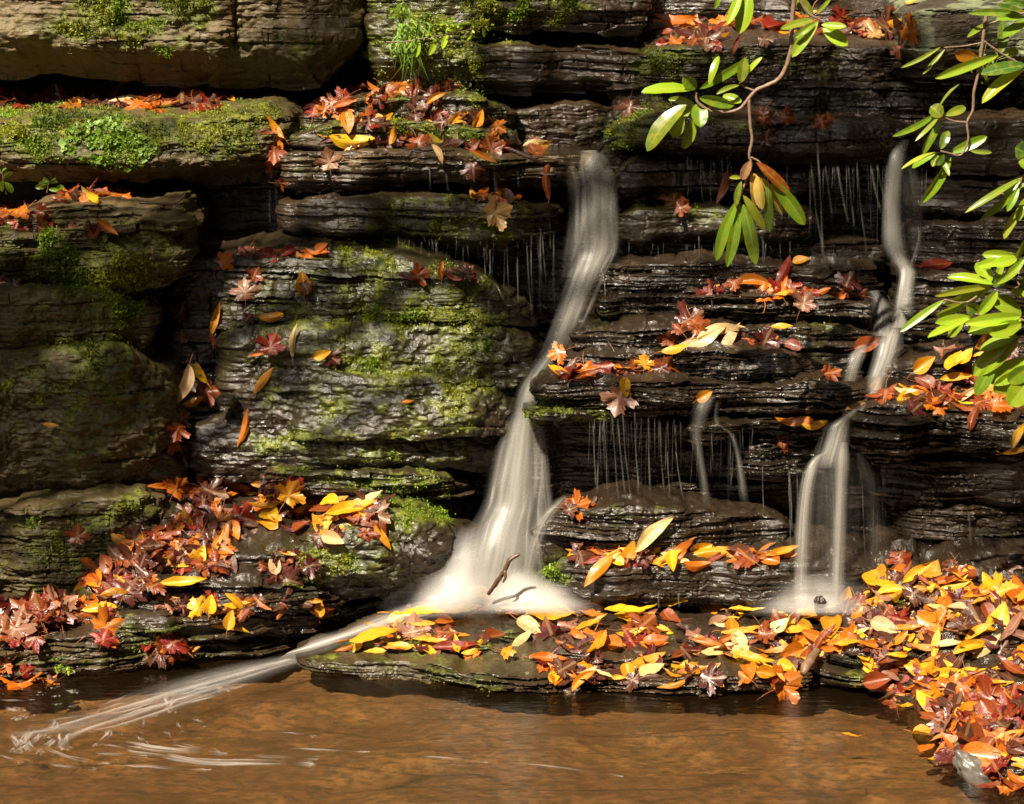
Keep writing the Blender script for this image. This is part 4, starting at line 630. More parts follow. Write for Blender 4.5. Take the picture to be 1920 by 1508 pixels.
for (rg, c, kd, po, _p), rs in bk.items():
    rs.sort(key=lambda q: q['px']); n_ = len(rs)
    prep = {'broken stick at the slab end': 'beside', 'grey cobble': 'by', 'right fall itself': 'in', 'pool surface': 'on', 'gap right of the liverwort ledge': 'in'}.get(rg, 'on')
    for i, q in enumerate(rs):
        w = f"{CNAME[c]} {KN[kd]} leaf, {po}, {prep} the {rg.replace(' itself', '')}"
        if n_ == 2: w = ('left ', 'right ')[i] + w
        elif n_ > 2: w = (f'{ORD[i]} from left ') + w
        if q['pose'] == 'sunk': w = w.replace('on the pool surface', 'sunk under the brown water')
        if len(w.split()) > 16: w = w.replace('pointing ', '').replace(', left half', ' left').replace(', right half', ' right').replace('tip up ', 'up ').replace('tip down ', 'down ')
        q['label'] = w
for r_ in INDIV:
    me, st = LMESH[r_['kind']][r_['var'] % len(LMESH[r_['kind']])]
    o = bpy.data.objects.new({'long': 'long_leaf', 'oval': 'oval_leaf', 'maple': 'maple_leaf'}[r_['kind']], me); COL.objects.link(o); o.matrix_world = r_['M']
    o.color = (*tint(r_), 1); tag(o, r_['label'], 'leaf', 'fallen autumn leaves')
    s_ = bpy.data.objects.new('stalk', st); COL.objects.link(s_); s_.parent = o; s_.color = (*np.clip(tint(r_) * [.8, .6, .6] + [.03, .015, .003], 0, 1), 1)
def litter(recs, name):
    parts, cols, uvl, rn = [], [], [], []
    for r_ in recs:
        co, f, uv, sc, sf = LEAFM[r_['kind']][r_['var'] % len(LEAFM[r_['kind']])]; M = np.array(r_['M'])
        if r_['stalk']:
            a, fl = join([(co, f), (sc, sf)]); uv = np.vstack([uv, np.full((len(sc), 2), .5)])
        else: a, fl = co, f
        parts.append((a @ M[:3, :3].T + M[:3, 3], fl)); cols.append(np.tile(tint(r_), (len(a), 1))); uvl.append(uv); rn.append(np.full(len(a), r_['jit'] * 7 % 1))
    co, fl = join(parts); me = raw_mesh(name, co, fl); smooth(me); uvs(me, np.vstack(uvl)); vcol(me, 'tint', np.vstack(cols)); vattr(me, 'rnd', np.concatenate(rn))
    o = obj(name, me, M_LITTER); tag(o, 'smaller wet autumn leaves heaped on ledges and banks', 'leaf litter', kind='stuff'); return o
litter(MASS, 'leaf_litter')
# ================================================================ FALLING WATER
def silk_material(name, col, streak, gain, glossy=.12):
    s = NT(name); tc = s.n('ShaderNodeTexCoord'); mp = s.n('ShaderNodeMapping'); s.l(tc.outputs['UV'], mp.inputs[0]); mp.inputs[3].default_value = (streak, .9, 1)
    mp2 = s.n('ShaderNodeMapping'); s.l(tc.outputs['UV'], mp2.inputs[0]); mp2.inputs[3].default_value = (streak * 3.1, 1.6, 1)
    n1 = s.noise(mp.outputs[0], 1.0, 3, .55); n2 = s.noise(mp2.outputs[0], 1.0, 2, .5); dens = s.attr('dens'); rim = s.attr('rim')
    a = s.math('ADD', s.math('MULTIPLY', n1, 1.5), s.math('MULTIPLY', n2, .7)); a = s.math('SUBTRACT', s.math('MULTIPLY', a, 1.5), 1.12)
    a = s.math('MULTIPLY', s.math('MULTIPLY', a, gain), s.math('MULTIPLY', dens, rim)); a.node.use_clamp = True
    d = s.n('ShaderNodeBsdfDiffuse'); d.inputs[0].default_value = C4(col); t = s.n('ShaderNodeBsdfTranslucent'); t.inputs[0].default_value = C4(col)
    m1 = s.n('ShaderNodeMixShader', i_0=.5); s.l(d.outputs[0], m1.inputs[1]); s.l(t.outputs[0], m1.inputs[2])
    g = s.n('ShaderNodeBsdfAnisotropic', i_Roughness=.3); m2 = s.n('ShaderNodeMixShader', i_0=glossy); s.l(m1.outputs[0], m2.inputs[1]); s.l(g.outputs[0], m2.inputs[2])
    tr = s.n('ShaderNodeBsdfTransparent'); m3 = s.n('ShaderNodeMixShader'); s.l(a, m3.inputs[0]); s.l(tr.outputs[0], m3.inputs[1]); s.l(m2.outputs[0], m3.inputs[2]); s.l(m3.outputs[0], s.out.inputs[0]); return s.m
M_SILK = silk_material('silky_water', (.60, .575, .51), 7.0, .70, .02); M_SOFT = silk_material('soft_spray', (.82, .80, .76), 1.3, 1.1, .01)
def veil(name, st, parent=None, mat=None, layers=4, n=70, m=17, puff=.35, spread=.22, seed=1, dens=1.0, rim=1.25, flat=False, brk=0.0):
    """st: photo x, y, depth Y (or None: on the pool), half width in pixels, density - one soft sheet of falling water, in a few layers"""
    rng = np.random.RandomState(seed); st = np.array(st, float); c = curve_pts(st, n); parts, D, Rm, UV = [], [], [], []
    for k in range(layers):
        w = np.linspace(-1, 1, m); ox = rng.uniform(-1, 1) * spread * c[:, 3]; hw = c[:, 3] * (rng.uniform(.55, 1.05) if k else 1) * (1 + .12 * vn(np.linspace(0, 5, n), k, seed, 3)); ox = ox * np.linspace(.4, 1, n)
        c = c.copy(); c[:, 0] += brk * 1.8 * vn(np.linspace(0, 4, n), seed, 9, 6); dpy = np.gradient(c[:, 1]); dpx = np.gradient(c[:, 0]); ln = np.hypot(dpx, dpy) + 1e-6
        ax, ay = (dpy / ln, -dpx / ln) if flat else (np.clip(dpy / ln, .45, 1), -dpx / ln * .15)
        px = (c[:, 0] + ox)[:, None] + w[None] * (hw * ax)[:, None]; py = c[:, 1][:, None] + w[None] * (hw * ay)[:, None]
        Y = c[:, 2][:, None] - (puff * hw / FPX * 6.6)[:, None] * (1 - w[None] ** 2) - .008 * k
        co = P(px, py, Y).reshape(-1, 3); v = np.concatenate([[0], np.cumsum(np.linalg.norm(np.diff(P(c[:, 0], c[:, 1], c[:, 2]), axis=0), axis=1))])
        uv = np.stack([np.broadcast_to(w[None] * .5 * (hw / hw.max())[:, None] + .5 + 3.7 * k + seed * 1.31, px.shape), np.broadcast_to(v[:, None] * 1.6 + k, px.shape)], -1).reshape(-1, 2)
        parts.append((co, [grid_faces(n, m)])); D.append(np.repeat(np.clip(c[:, 4] * dens * (1 - brk + 2 * brk * (.5 + .5 * vn(np.linspace(0, 9, n), seed, k, 5))), 0, 3), m)); Rm.append(np.tile(np.clip(1 - np.abs(w) ** rim, 0, 1) ** 1.25, n)); UV.append(uv)
    co, fl = join(parts); me = raw_mesh(name, co, fl); smooth(me); uvs(me, np.vstack(UV)); vattr(me, 'dens', np.concatenate(D)); vattr(me, 'rim', np.concatenate(Rm))
    o = obj(name, me, mat or M_SILK); 
    if parent: o.parent = parent
    return o
root = empty('waterfall'); tag(root, 'main silky white waterfall bending down the centre of the rock face', 'waterfall')
MAIN = [(1108, 282, .14, 32, 1.0), (1110, 292, .12, 31, 1.1), (1112, 318, .10, 34, .9), (1116, 360, .08, 41, .85), (1117, 420, .06, 48, .8), (1116, 465, .05, 48, .65), (1108, 492, .03, 44, .7), (1096, 520, .01, 40, .8), (1080, 560, -.01, 38, .8), (1064, 605, -.03, 36, .7), (1044, 650, -.05, 34, .6), (1014, 692, -.08, 28, .55), (992, 730, -.10, 24, .65), (984, 770, -.11, 24, .5), (980, 810, -.12, 26, .0)]
veil('upper_chute', MAIN, root, seed=3, layers=4, n=120, dens=.72)
mr = np.random.RandomState(12)
for q in range(11):        # separate strands of the same sheet, each breaking over the steps on its own
    i0 = mr.randint(0, 5); i1 = min(len(MAIN) - 1, i0 + mr.randint(4, 9)); f_ = mr.uniform(-.85, .85)
    seg = MAIN[i0:i1 + 1]; veil('strand', [(x + f_ * h_ + mr.normal(0, 2.5), y, Y - .012 - .02 * mr.rand(), mr.uniform(4, 9), d_ * (0 if k in (0, len(seg) - 1) else mr.uniform(.5, 1.0))) for k, (x, y, Y, h_, d_) in enumerate(seg)], root, seed=200 + q, layers=1, n=60, m=7, dens=.9)
LOW = [(990, 765, -.13, 26, .9), (980, 804, -.15, 38, 1), (974, 850, -.17, 48, 1), (968, 900, -.19, 54, 1), (962, 945, -.21, 60, .9), (950, 985, -.24, 70, 1), (940, 1030, -.27, 82, 1), (930, 1080, -.29, 96, .9), (925, 1118, -.31, 106, .6)]
for q in range(12):
    i0 = mr.randint(0, 4); i1 = min(len(LOW) - 1, i0 + mr.randint(3, 7)); f_ = mr.uniform(-.9, .9)
    seg = LOW[i0:i1 + 1]; veil('strand', [(x + f_ * h_ + mr.normal(0, 2), y, Y - .02 * mr.rand(), mr.uniform(5, 11), d_ * (0 if k in (0, len(seg) - 1) else mr.uniform(.4, .9))) for k, (x, y, Y, h_, d_) in enumerate(seg)], root, seed=240 + q, layers=1, n=60, m=7, dens=.8)
veil('thin_veil', [(1128, 290, .12, 12, .1), (1140, 330, .10, 16, .7), (1144, 380, .08, 16, .6), (1140, 430, .07, 18, .5), (1128, 480, .05, 22, .3), (1110, 510, .03, 20, .0)], root, seed=4, layers=3)
veil('thin_veil', [(1070, 300, .14, 10, .1), (1078, 340, .12, 14, .5), (1082, 400, .09, 18, .5), (1078, 460, .08, 22, .3), (1070, 520, .04, 24, .15)], root, seed=5, layers=2)
veil('lower_drop', [(1004, 700, -.09, 20, .0), (994, 738, -.11, 22, .5), (988, 768, -.12, 28, .9), (980, 804, -.13, 38, .95), (974, 850, -.14, 48, 1.0), (968, 900, -.16, 54, 1.0), (962, 945, -.18, 60, .95), (950, 985, -.21, 70, .9), (940, 1030, -.24, 82, .95), (930, 1080, -.26, 96, .95), (925, 1118, -.28, 108, .6), (920, 1140, -.28, 112, .0)], root, seed=6, layers=4, spread=.14, dens=.85)
veil('side_trickle', [(1010, 790, -.12, 8, .2), (1016, 830, -.16, 14, .7), (1020, 900, -.17, 16, .6), (1024, 940, -.18, 18, .4), (1030, 990, -.22, 12, .2)], root, seed=7, layers=2)
veil('side_trickle', [(1060, 930, -.24, 10, .1), (1045, 945, -.27, 18, .45), (1020, 975, -.29, 20, .6), (1000, 1020, -.31, 18, .5), (990, 1060, -.31, 16, .4), (985, 1100, -.31, 16, .2)], root, seed=8, layers=2)
veil('spray', [(880, 985, -.24, 30, .0), (880, 1040, -.29, 62, .3), (872, 1085, -.31, 86, .62), (862, 1120, -.33, 110, .75), (855, 1145, -.34, 124, .35), (850, 1160, -.34, 128, .0)], root, M_SOFT, seed=9, layers=3, rim=1.2)
veil('spray', [(960, 1060, -.26, 40, .0), (975, 1090, -.3, 70, .5), (990, 1118, -.34, 100, .9), (1000, 1136, -.36, 118, .8), (1000, 1152, -.37, 124, .0)], root, M_SOFT, seed=10, layers=3, rim=1.2)
r2 = empty('waterfall'); tag(r2, 'narrow stepped waterfall on the right, splitting into two white streams', 'waterfall')
veil('upper_chute', [(1700, 256, .16, 12, .0), (1694, 268, .09, 13, .3), (1684, 290, .05, 17, .9), (1676, 340, .03, 20, 1.0), (1673, 400, .02, 22, .95), (1676, 460, .01, 24, .8), (1690, 492, -.01, 22, .7), (1700, 512, -.03, 19, .8), (1696, 545, -.06, 19, .8), (1692, 580, -.10, 22, .6), (1686, 615, -.15, 22, .5)], r2, seed=13, layers=4, n=110)
veil('thin_veil', [(1700, 285, .07, 14, .0), (1708, 350, .04, 22, .4), (1714, 420, .03, 22, .35), (1716, 480, .02, 18, .1)], r2, seed=14, layers=2, dens=.7)
veil('side_trickle', [(1722, 424, .0, 5, .0), (1724, 445, -.02, 5, .5), (1716, 475, -.03, 6, .5), (1708, 500, -.03, 8, .3)], r2, seed=15, layers=2)
veil('middle_slide', [(1640, 545, -.08, 26, .2), (1655, 570, -.11, 30, .4), (1662, 605, -.14, 30, .45), (1660, 630, -.17, 30, .5)], r2, seed=16, layers=2)
veil('middle_slide', [(1680, 615, -.17, 18, .2), (1672, 635, -.20, 26, .9), (1664, 670, -.23, 30, .9), (1650, 705, -.26, 26, .7), (1640, 745, -.29, 18, .45), (1615, 770, -.34, 20, .35)], r2, seed=17, layers=3)
veil('side_trickle', [(1622, 648, -.2, 16, .3), (1608, 665, -.23, 18, 1.0), (1600, 690, -.25, 16, .8), (1594, 715, -.26, 14, .4)], r2, seed=18, layers=2)
veil('lower_chute', [(1606, 768, -.36, 12, .3), (1590, 782, -.38, 18, .8), (1576, 800, -.39, 26, 1.0), (1568, 830, -.40, 32, 1.0), (1560, 858, -.41, 34, .7), (1555, 880, -.42, 36, .0)], r2, seed=19, layers=3)
veil('lower_drop', [(1552, 846, -.40, 8, .3), (1530, 862, -.42, 14, .9), (1516, 900, -.44, 16, 1.1), (1508, 960, -.45, 17, 1.0), (1504, 1030, -.46, 17, .9), (1502, 1090, -.46, 18, .8), (1502, 1135, -.46, 22, .4)], r2, seed=20, layers=3)
veil('lower_drop', [(1582, 830, -.40, 12, .4), (1580, 870, -.42, 16, 1.0), (1577, 930, -.43, 16, 1.0), (1574, 1010, -.44, 16, 1.0), (1572, 1080, -.45, 17, .9), (1572, 1140, -.45, 22, .4)], r2, seed=21, layers=3)
veil('thin_veil', [(1566, 850, -.40, 40, .25), (1562, 900, -.41, 72, .45), (1560, 980, -.42, 80, .42), (1558, 1060, -.43, 82, .4), (1556, 1130, -.44, 86, .3), (1556, 1146, -.44, 88, 0)], r2, seed=22, layers=2, dens=.26)
veil('thin_veil', [(1610, 850, -.37, 10, .2), (1628, 900, -.38, 22, .3), (1638, 980, -.39, 26, .25), (1642, 1080, -.4, 28, .2)], r2, seed=23, layers=2, dens=.35)
veil('spray', [(1540, 1075, -.46, 60, .0), (1535, 1105, -.48, 90, .35), (1530, 1130, -.49, 120, .6), (1525, 1146, -.50, 135, .45), (1525, 1156, -.5, 140, .0)], r2, M_SOFT, seed=24, layers=3, rim=1.2)
r3 = empty('waterfall'); tag(r3, 'short pale cascade spilling from a leaf edge left of the lower right fall', 'waterfall')
veil('upper_chute', [(1330, 738, -.30, 14, .0), (1322, 752, -.33, 20, .6), (1312, 780, -.35, 20, .45), (1304, 815, -.35, 14, .4), (1312, 860, -.34, 9, .5), (1320, 910, -.33, 9, .4), (1326, 955, -.32, 12, .0)], r3, seed=31, layers=3, dens=.75, brk=.3)
veil('side_trickle', [(1346, 750, -.32, 7, .0), (1344, 790, -.35, 6, .4), (1370, 815, -.34, 6, .5), (1382, 850, -.33, 7, .55), (1390, 900, -.32, 9, .6), (1396, 945, -.31, 12, .0)], r3, seed=32, layers=2, dens=.7, brk=.4)
# thin trickles: x top, y top, x bottom, y bottom, depth, half width, place
TRK = {'from the jutting ledge': [(1112, 790, 1118, 925, -.33, 2.6), (1126, 780, 1120, 925, -.33, 3), (1133, 775, 1140, 930, -.335, 2.2), (1146, 772, 1160, 940, -.335, 2.8), (1156, 776, 1175, 940, -.335, 3), (1166, 764, 1183, 936, -.335, 2.6), (1190, 762, 1198, 935, -.335, 3.2), (1216, 780, 1220, 935, -.33, 3), (1237, 790, 1246, 930, -.33, 2.4), (1252, 845, 1256, 935, -.32, 2.6), (1266, 845, 1282, 940, -.32, 3)],
    'under the dripping mossy ledge': [(748, 440, 748, 478, .05, 1.8), (790, 452, 790, 490, .05, 1.8), (818, 455, 820, 482, .05, 1.8), (868, 460, 868, 500, .04, 2.2), (906, 460, 910, 520, .04, 2), (920, 465, 918, 520, .04, 2.2), (950, 450, 954, 545, .05, 2), (966, 445, 975, 640, .06, 2.4), (988, 440, 997, 610, .07, 2.6), (1014, 420, 1016, 520, .08, 2.4), (1030, 390, 1032, 470, .08, 2)],
    'from the glossy ledge at upper right': [(1520, 308, 1544, 490, .06, 4.5), (1532, 258, 1546, 495, .05, 3.4), (1548, 310, 1560, 410, .06, 4), (1570, 308, 1592, 420, .06, 4), (1590, 310, 1602, 430, .06, 3), (1606, 310, 1625, 485, .06, 3.2), (1634, 312, 1652, 400, .05, 5), (1644, 310, 1660, 380, .05, 4)],
    'in the dark gap right of the main fall': [(1290, 290, 1290, 370, .09, 1.6), (1312, 296, 1318, 378, .09, 1.6), (1332, 298, 1334, 384, .09, 1.8), (1434, 296, 1432, 480, .08, 1.8), (1475, 300, 1476, 380, .09, 1.4), (1310, 440, 1312, 500, .04, 1.6), (1378, 440, 1380, 495, .04, 1.6), (1430, 440, 1430, 495, .04, 1.6), (1236, 290, 1237, 310, .09, 1.8), (1246, 290, 1248, 312, .09, 1.6)],
    'on the rocks at lower right': [(1815, 955, 1826, 1065, -.36, 4.5), (1710, 1000, 1712, 1060, -.33, 3), (1480, 880, 1486, 1000, -.33, 3), (1430, 870, 1432, 965, -.31, 2.2), (1234, 1110, 1235, 1142, -.42, 3), (1272, 1112, 1273, 1140, -.42, 3)],
    'in the gap beside the liverwort ledge': [(505, 355, 508, 450, .0, 3.2), (517, 350, 524, 450, .0, 2.6)], 'at upper middle': [(926, 312, 930, 365, .07, 7), (836, 325, 840, 360, .08, 4), (805, 315, 806, 358, .08, 2.2), (970, 320, 972, 352, .09, 2.4)]}
tk = 0
for place, rows in TRK.items():
    rows.sort()
    for i, (x0, y0, x1, y1, Y, hw) in enumerate(rows):
        tk += 1; hw *= .75
        o = veil('water_trickle', [(x0, y0, Y + .02, hw * .4, .0), (x0 + (x1 - x0) * .12, y0 + (y1 - y0) * .12, Y, hw, .95), (x0 + (x1 - x0) * .45, (y0 + y1) / 2, Y - .006, hw * .9, .9), (x0 + (x1 - x0) * .8, y0 + (y1 - y0) * .8, Y - .01, hw * 1.05, .8), (x1, y1, Y - .012, hw * 1.3, .0)], seed=100 + tk, layers=1, n=34, m=5, puff=.9, dens=.48, rim=1.4, brk=.6)
        tag(o, f"{'wider' if hw > 4 else 'thin'} water trickle {place}, {ORD[i] if i < 10 else 'last'} from left", 'trickle', 'thin water trickles over the ledges')
# ---------------------------------------------------------------- water running over the slab and foam on the pool
s = NT('foam'); v_ = s.coords((1, 1, 1)); tc = s.n('ShaderNodeTexCoord'); mp = s.n('ShaderNodeMapping'); s.l(tc.outputs['UV'], mp.inputs[0]); mp.inputs[3].default_value = (6, 1.5, 1)
a = s.math('ADD', s.math('MULTIPLY', s.noise(mp.outputs[0], 1.0, 4, .65), 2.4), -.65); a.node.use_clamp = True; a = s.math('MULTIPLY', a, s.math('MULTIPLY', s.attr('dens'), s.attr('rim'))); a.node.use_clamp = True; a = s.math('MULTIPLY', a, .72)
d = s.n('ShaderNodeBsdfDiffuse'); d.inputs[0].default_value = (.55, .50, .45, 1); tr = s.n('ShaderNodeBsdfTransparent'); m3 = s.n('ShaderNodeMixShader'); s.l(a, m3.inputs[0]); s.l(tr.outputs[0], m3.inputs[1]); s.l(d.outputs[0], m3.inputs[2]); s.l(m3.outputs[0], s.out.inputs[0]); M_FOAM = s.m
def ribbon(st, z, n=50, m=9, seed=1, wob=0.0, wide=False):
    """flat ribbon lying on the water: photo x, y, half width in metres, density"""
    st = np.array(st, float); c = curve_pts(st, n); zz = np.broadcast_to(z, (n,)) if np.ndim(z) == 0 else np.interp(np.linspace(0, 1, n), np.linspace(0, 1, len(z)), z)
    if np.ndim(z) == 0 and z < 0:
        p = []
        for i in range(n):
            l_, n_, t_, w_ = hit(c[i, 0], c[i, 1]); p.append(np.array(l_) + np.array([0, -.02, .024]))
        p = np.array(p); p[:, 2] = np.minimum.accumulate(np.maximum(sm1(p[:, 2], 20), .005)); p = sm1(p, 40)
    else: p = np.array([list(onz(c[i, 0], c[i, 1], zz[i])) for i in range(n)])
    if wob: p[:, 1] += wob * vn(np.arange(n) * .5, seed, 0, 9); p[:, 0] += wob * vn(np.arange(n) * .5, seed, 5, 9)
    t = np.gradient(p, axis=0); t /= np.linalg.norm(t, axis=1)[:, None] + 1e-9; nrm = np.stack([-t[:, 1], t[:, 0], 0 * t[:, 0]], 1)
    w = np.linspace(-1, 1, m); co = p[:, None] + nrm[:, None] * (w[None, :, None] * c[:, 2][:, None, None] * (2.0 if wide else 1.0)); co[..., 2] += .004 * (1 - w ** 2)[None]
    v = np.concatenate([[0], np.cumsum(np.linalg.norm(np.diff(p, axis=0), axis=1))]); hm = c[:, 2].max()
    uv = np.stack([w[None] * .5 * (c[:, 2] / .06)[:, None] + seed * 1.7, np.broadcast_to(v[:, None] * 2, (n, m))], -1).reshape(-1, 2)
    return co.reshape(-1, 3), grid_faces(n, m), uv, np.repeat(c[:, 3], m), np.tile((1 - np.abs(w)) ** (1.9 if wide else 1.2), n)
FO = [([(900, 1134, .07, .8), (810, 1150, .06, 1.3), (730, 1172, .045, 1.3), (665, 1198, .038, 1.3), (605, 1218, .045, 1.6), (540, 1238, .04, 1.3)], -1.0),
    ([(620, 1214, .02, .4), (552, 1236, .03, 1.1), (475, 1256, .05, .85), (400, 1278, .065, .55), (320, 1304, .07, .42), (230, 1336, .065, .34), (140, 1362, .055, .26), (60, 1376, .03, .2), (0, 1380, .02, .0)], .005),
    ([(560, 1240, .012, .4), (480, 1266, .014, .5), (400, 1292, .014, .5), (320, 1318, .012, .6), (240, 1345, .011, .7), (170, 1366, .010, .8), (128, 1385, .010, .9), (112, 1404, .008, .6)], .006),
    ([(440, 1288, .008, .1), (370, 1312, .010, .6), (290, 1340, .008, .6), (220, 1362, .007, .5), (160, 1374, .006, .0)], .007),
    ([(420, 1272, .008, .1), (340, 1296, .010, .7), (260, 1320, .010, .7), (170, 1346, .008, .6), (90, 1368, .007, .6), (30, 1384, .006, .2)], .007),
    ([(820, 1142, .06, .6), (900, 1128, .13, 1.6), (980, 1124, .16, 1.8), (1060, 1132, .12, 1.5), (1120, 1142, .06, .7)], .092), ([(1300, 1142, .05, .5), (1400, 1140, .07, .9), (1500, 1140, .09, .9), (1590, 1140, .07, .8), (1640, 1130, .04, .4)], .088)]
W1 = [[(20, 1380), (35, 1395), (40, 1410)], [(60, 1372), (50, 1385), (30, 1402), (28, 1412)], [(55, 1398), (40, 1410), (26, 1408)], [(80, 1378), (62, 1392), (50, 1408)], [(105, 1352), (96, 1368), (84, 1384)], [(100, 1388), (88, 1400), (74, 1412)], [(210, 1370), (200, 1385), (180, 1400)], [(235, 1352), (222, 1362), (222, 1380)], [(275, 1350), (270, 1365), (268, 1378)], [(310, 1308), (312, 1322), (318, 1338)], [(330, 1315), (305, 1332), (284, 1346)], [(310, 1372), (320, 1382), (330, 1392)], [(365, 1350), (378, 1358), (386, 1366)], [(328, 1355), (334, 1368), (338, 1376)], [(80, 1405), (120, 1422), (160, 1430), (200, 1434)], [(178, 1414), (220, 1416), (275, 1420)], [(235, 1398), (280, 1405), (340, 1412), (415, 1418)], [(310, 1420), (360, 1428), (410, 1434), (500, 1430), (590, 1436)], [(230, 1436), (300, 1440), (390, 1446)], [(330, 1396), (370, 1402), (405, 1408)], [(530, 1376), (560, 1378), (590, 1384)], [(555, 1406), (620, 1408), (690, 1412)], [(790, 1420), (850, 1424), (915, 1432)], [(480, 1416), (540, 1420), (600, 1422)], [(0, 1418), (20, 1424), (40, 1432)], [(90, 1434), (130, 1440), (180, 1444)], [(970, 1434), (1080, 1446), (1170, 1460)], [(190, 1398), (215, 1402), (260, 1404)], [(250, 1385), (262, 1388), (272, 1394)], [(30, 1352), (36, 1349), (48, 1344)], [(15, 1332), (28, 1334), (40, 1336)], [(65, 1303), (72, 1302), (80, 1303)], [(100, 1309), (106, 1308), (114, 1308)], [(130, 1298), (137, 1299), (145, 1300)], [(105, 1324), (110, 1323), (116, 1322)], [(100, 1292), (104, 1291), (108, 1291)], [(355, 1302), (360, 1303), (366, 1303)], [(408, 1296), (414, 1294), (432, 1299)], [(10, 1314), (40, 1315), (68, 1314)], [(130, 1328), (142, 1324), (152, 1318)], [(45, 1392), (60, 1402), (70, 1414)], [(120, 1375), (112, 1392), (122, 1408)], [(60, 1374), (90, 1372), (120, 1360), (150, 1352)]]
frng = np.random.RandomState(2)
for k, w_ in enumerate(W1):
    big = k in (0, 1, 2, 3, 4, 5, 6, 9, 10, 16, 17, 29, 30, 33, 40, 41); h_ = .010 if big else .0045
    if k in (16, 17): h_ = .016
    for q in range(5 if k in (16, 17) else 5 if big else 2):
        jx, jy, sh = frng.normal(0, 5 if big else 3), frng.normal(0, 3.4 if k in (16, 17) else 2.2 if big else 1.2), frng.uniform(-8, 8)
        FO.append(([(x + jx + sh * (.3 if i else 1), y + jy + frng.normal(0, .8), h_ * frng.uniform(.35, .6) * (.5 if i in (0, len(w_) - 1) else 1), frng.uniform(.35, .85) * (.0 if i in (0, len(w_) - 1) else 1)) for i, (x, y) in enumerate([w_[0]] + [((w_[j][0] + w_[j + 1][0]) / 2, (w_[j][1] + w_[j + 1][1]) / 2) for j in range(len(w_) - 1)] + [w_[-1]])], .006))
for q in range(26):        # loose wisps running along the current
    u = frng.uniform(.0, .75); x0, y0 = 560 - 540 * u, 1236 + 148 * u; ln = frng.uniform(40, 130); dx, dy = frng.normal(0, 10), frng.normal(6, 11)
    FO.append(([(x0 + dx, y0 + dy, .003, 0), (x0 + dx - ln * .5, y0 + dy + ln * .14 + frng.normal(0, 2), .006, frng.uniform(.4, .9)), (x0 + dx - ln, y0 + dy + ln * .29 + frng.normal(0, 3), .003, 0)], .007))
parts, uvl, dn, rm = [], [], [], []
for i, (st, z) in enumerate(FO):
    co, f, uv, d_, r_ = ribbon(st, z, n=60 if i < 7 else 20, m=13 if i < 7 else 7, seed=i, wob=.004 if i > 6 else 0, wide=i < 5); parts.append((co, [f])); uvl.append(uv); dn.append(d_); rm.append(r_)
co, fl = join(parts); me = raw_mesh('foam', co, fl); smooth(me); uvs(me, np.vstack(uvl)); vattr(me, 'dens', np.concatenate(dn)); vattr(me, 'rim', np.concatenate(rm)); o = obj('foam', me, M_FOAM); tag(o, 'white foam drifting in streaks across the brown pool', 'foam', kind='stuff')
# the shallow basin on top of the front slab and the little pool above the main fall
def UPF(co, fl):
    out = []
    for f in fl:
        n_ = np.cross(co[f[:, 1]] - co[f[:, 0]], co[f[:, 2]] - co[f[:, 0]])[:, 2:]; out.append(np.where(n_ < 0, f[:, ::-1], f))
    return out
def puddle(name, pts, z, label):
    p = np.array([list(onz(x, y, z)) for x, y in pts]); c = p.mean(0); k = len(p); i = np.arange(k)
    co = np.vstack([c, c + (p - c) * .6, p]); j = (i + 1) % k
    me = raw_mesh(name, co, [np.stack([1 + i, 1 + j, 1 + k + j, 1 + k + i], 1)[:, ::-1], np.stack([0 * i, 1 + i, 1 + j], 1)[:, ::-1]] if False else UPF(co, [np.stack([1 + i, 1 + j, 1 + k + j, 1 + k + i], 1), np.stack([0 * i, 1 + j, 1 + i], 1)])); smooth(me); o = obj(name, me, M_WATER); tag(o, kind='structure')
puddle('water', [(760, 1160), (900, 1178), (1100, 1186), (1300, 1182), (1560, 1176), (1640, 1140), (1640, 1118), (1400, 1110), (1100, 1112), (900, 1112), (800, 1130)], .083, '')
puddle('water', [(975, 262), (1010, 252), (1140, 250), (1160, 262), (1150, 284), (1060, 290), (1000, 285)], float(P(1060, 286, .2)[2]) + .008, '')

# hair-thin drips along the wet lips, too many to count
drng = np.random.RandomState(33); parts, Dd, Rd, Ud = [], [], [], []
for x0, x1, yt, yb, Y, cnt in [(1100, 1285, 785, 935, -.335, 26), (745, 925, 448, 500, .03, 22), (925, 1050, 430, 600, .05, 14), (1160, 1440, 294, 372, .085, 34), (1515, 1680, 308, 470, .05, 26), (1150, 1500, 452, 500, .05, 26), (1470, 1660, 880, 1110, -.40, 26), (1300, 1420, 800, 950, -.33, 16), (540, 740, 356, 372, .08, 8), (1640, 1740, 310, 480, .03, 14)]:
    for i in range(cnt):
        x = drng.uniform(x0, x1); a = yt + drng.uniform(-6, 10); b_ = a + (yb - yt) * drng.uniform(.25, 1.05); n = 14; t = np.linspace(0, 1, n); hw = drng.uniform(.5, 1.3)
        px = x + drng.normal(0, 4) * t ** 1.5; py = a + (b_ - a) * t; w = np.array([-1, 0, 1.]); co = P(px[:, None] + w * hw, py[:, None] + 0 * w, (Y + .02 * np.exp(-t * 6))[:, None] - .003 * (1 - w ** 2)).reshape(-1, 3)
        parts.append((co, [grid_faces(n, 3)])); Dd.append(np.repeat(np.sin(np.pi * t ** .6) * drng.uniform(.25, .75) * (.6 + .6 * vn(t * 7, x, 0, 4)), 3)); Rd.append(np.tile([.25, 1, .25], n)); Ud.append(np.stack(np.broadcast_arrays(x * .01 + .0 * t[:, None] * w, (t[:, None] * .3 + 0 * w)), -1).reshape(-1, 2))
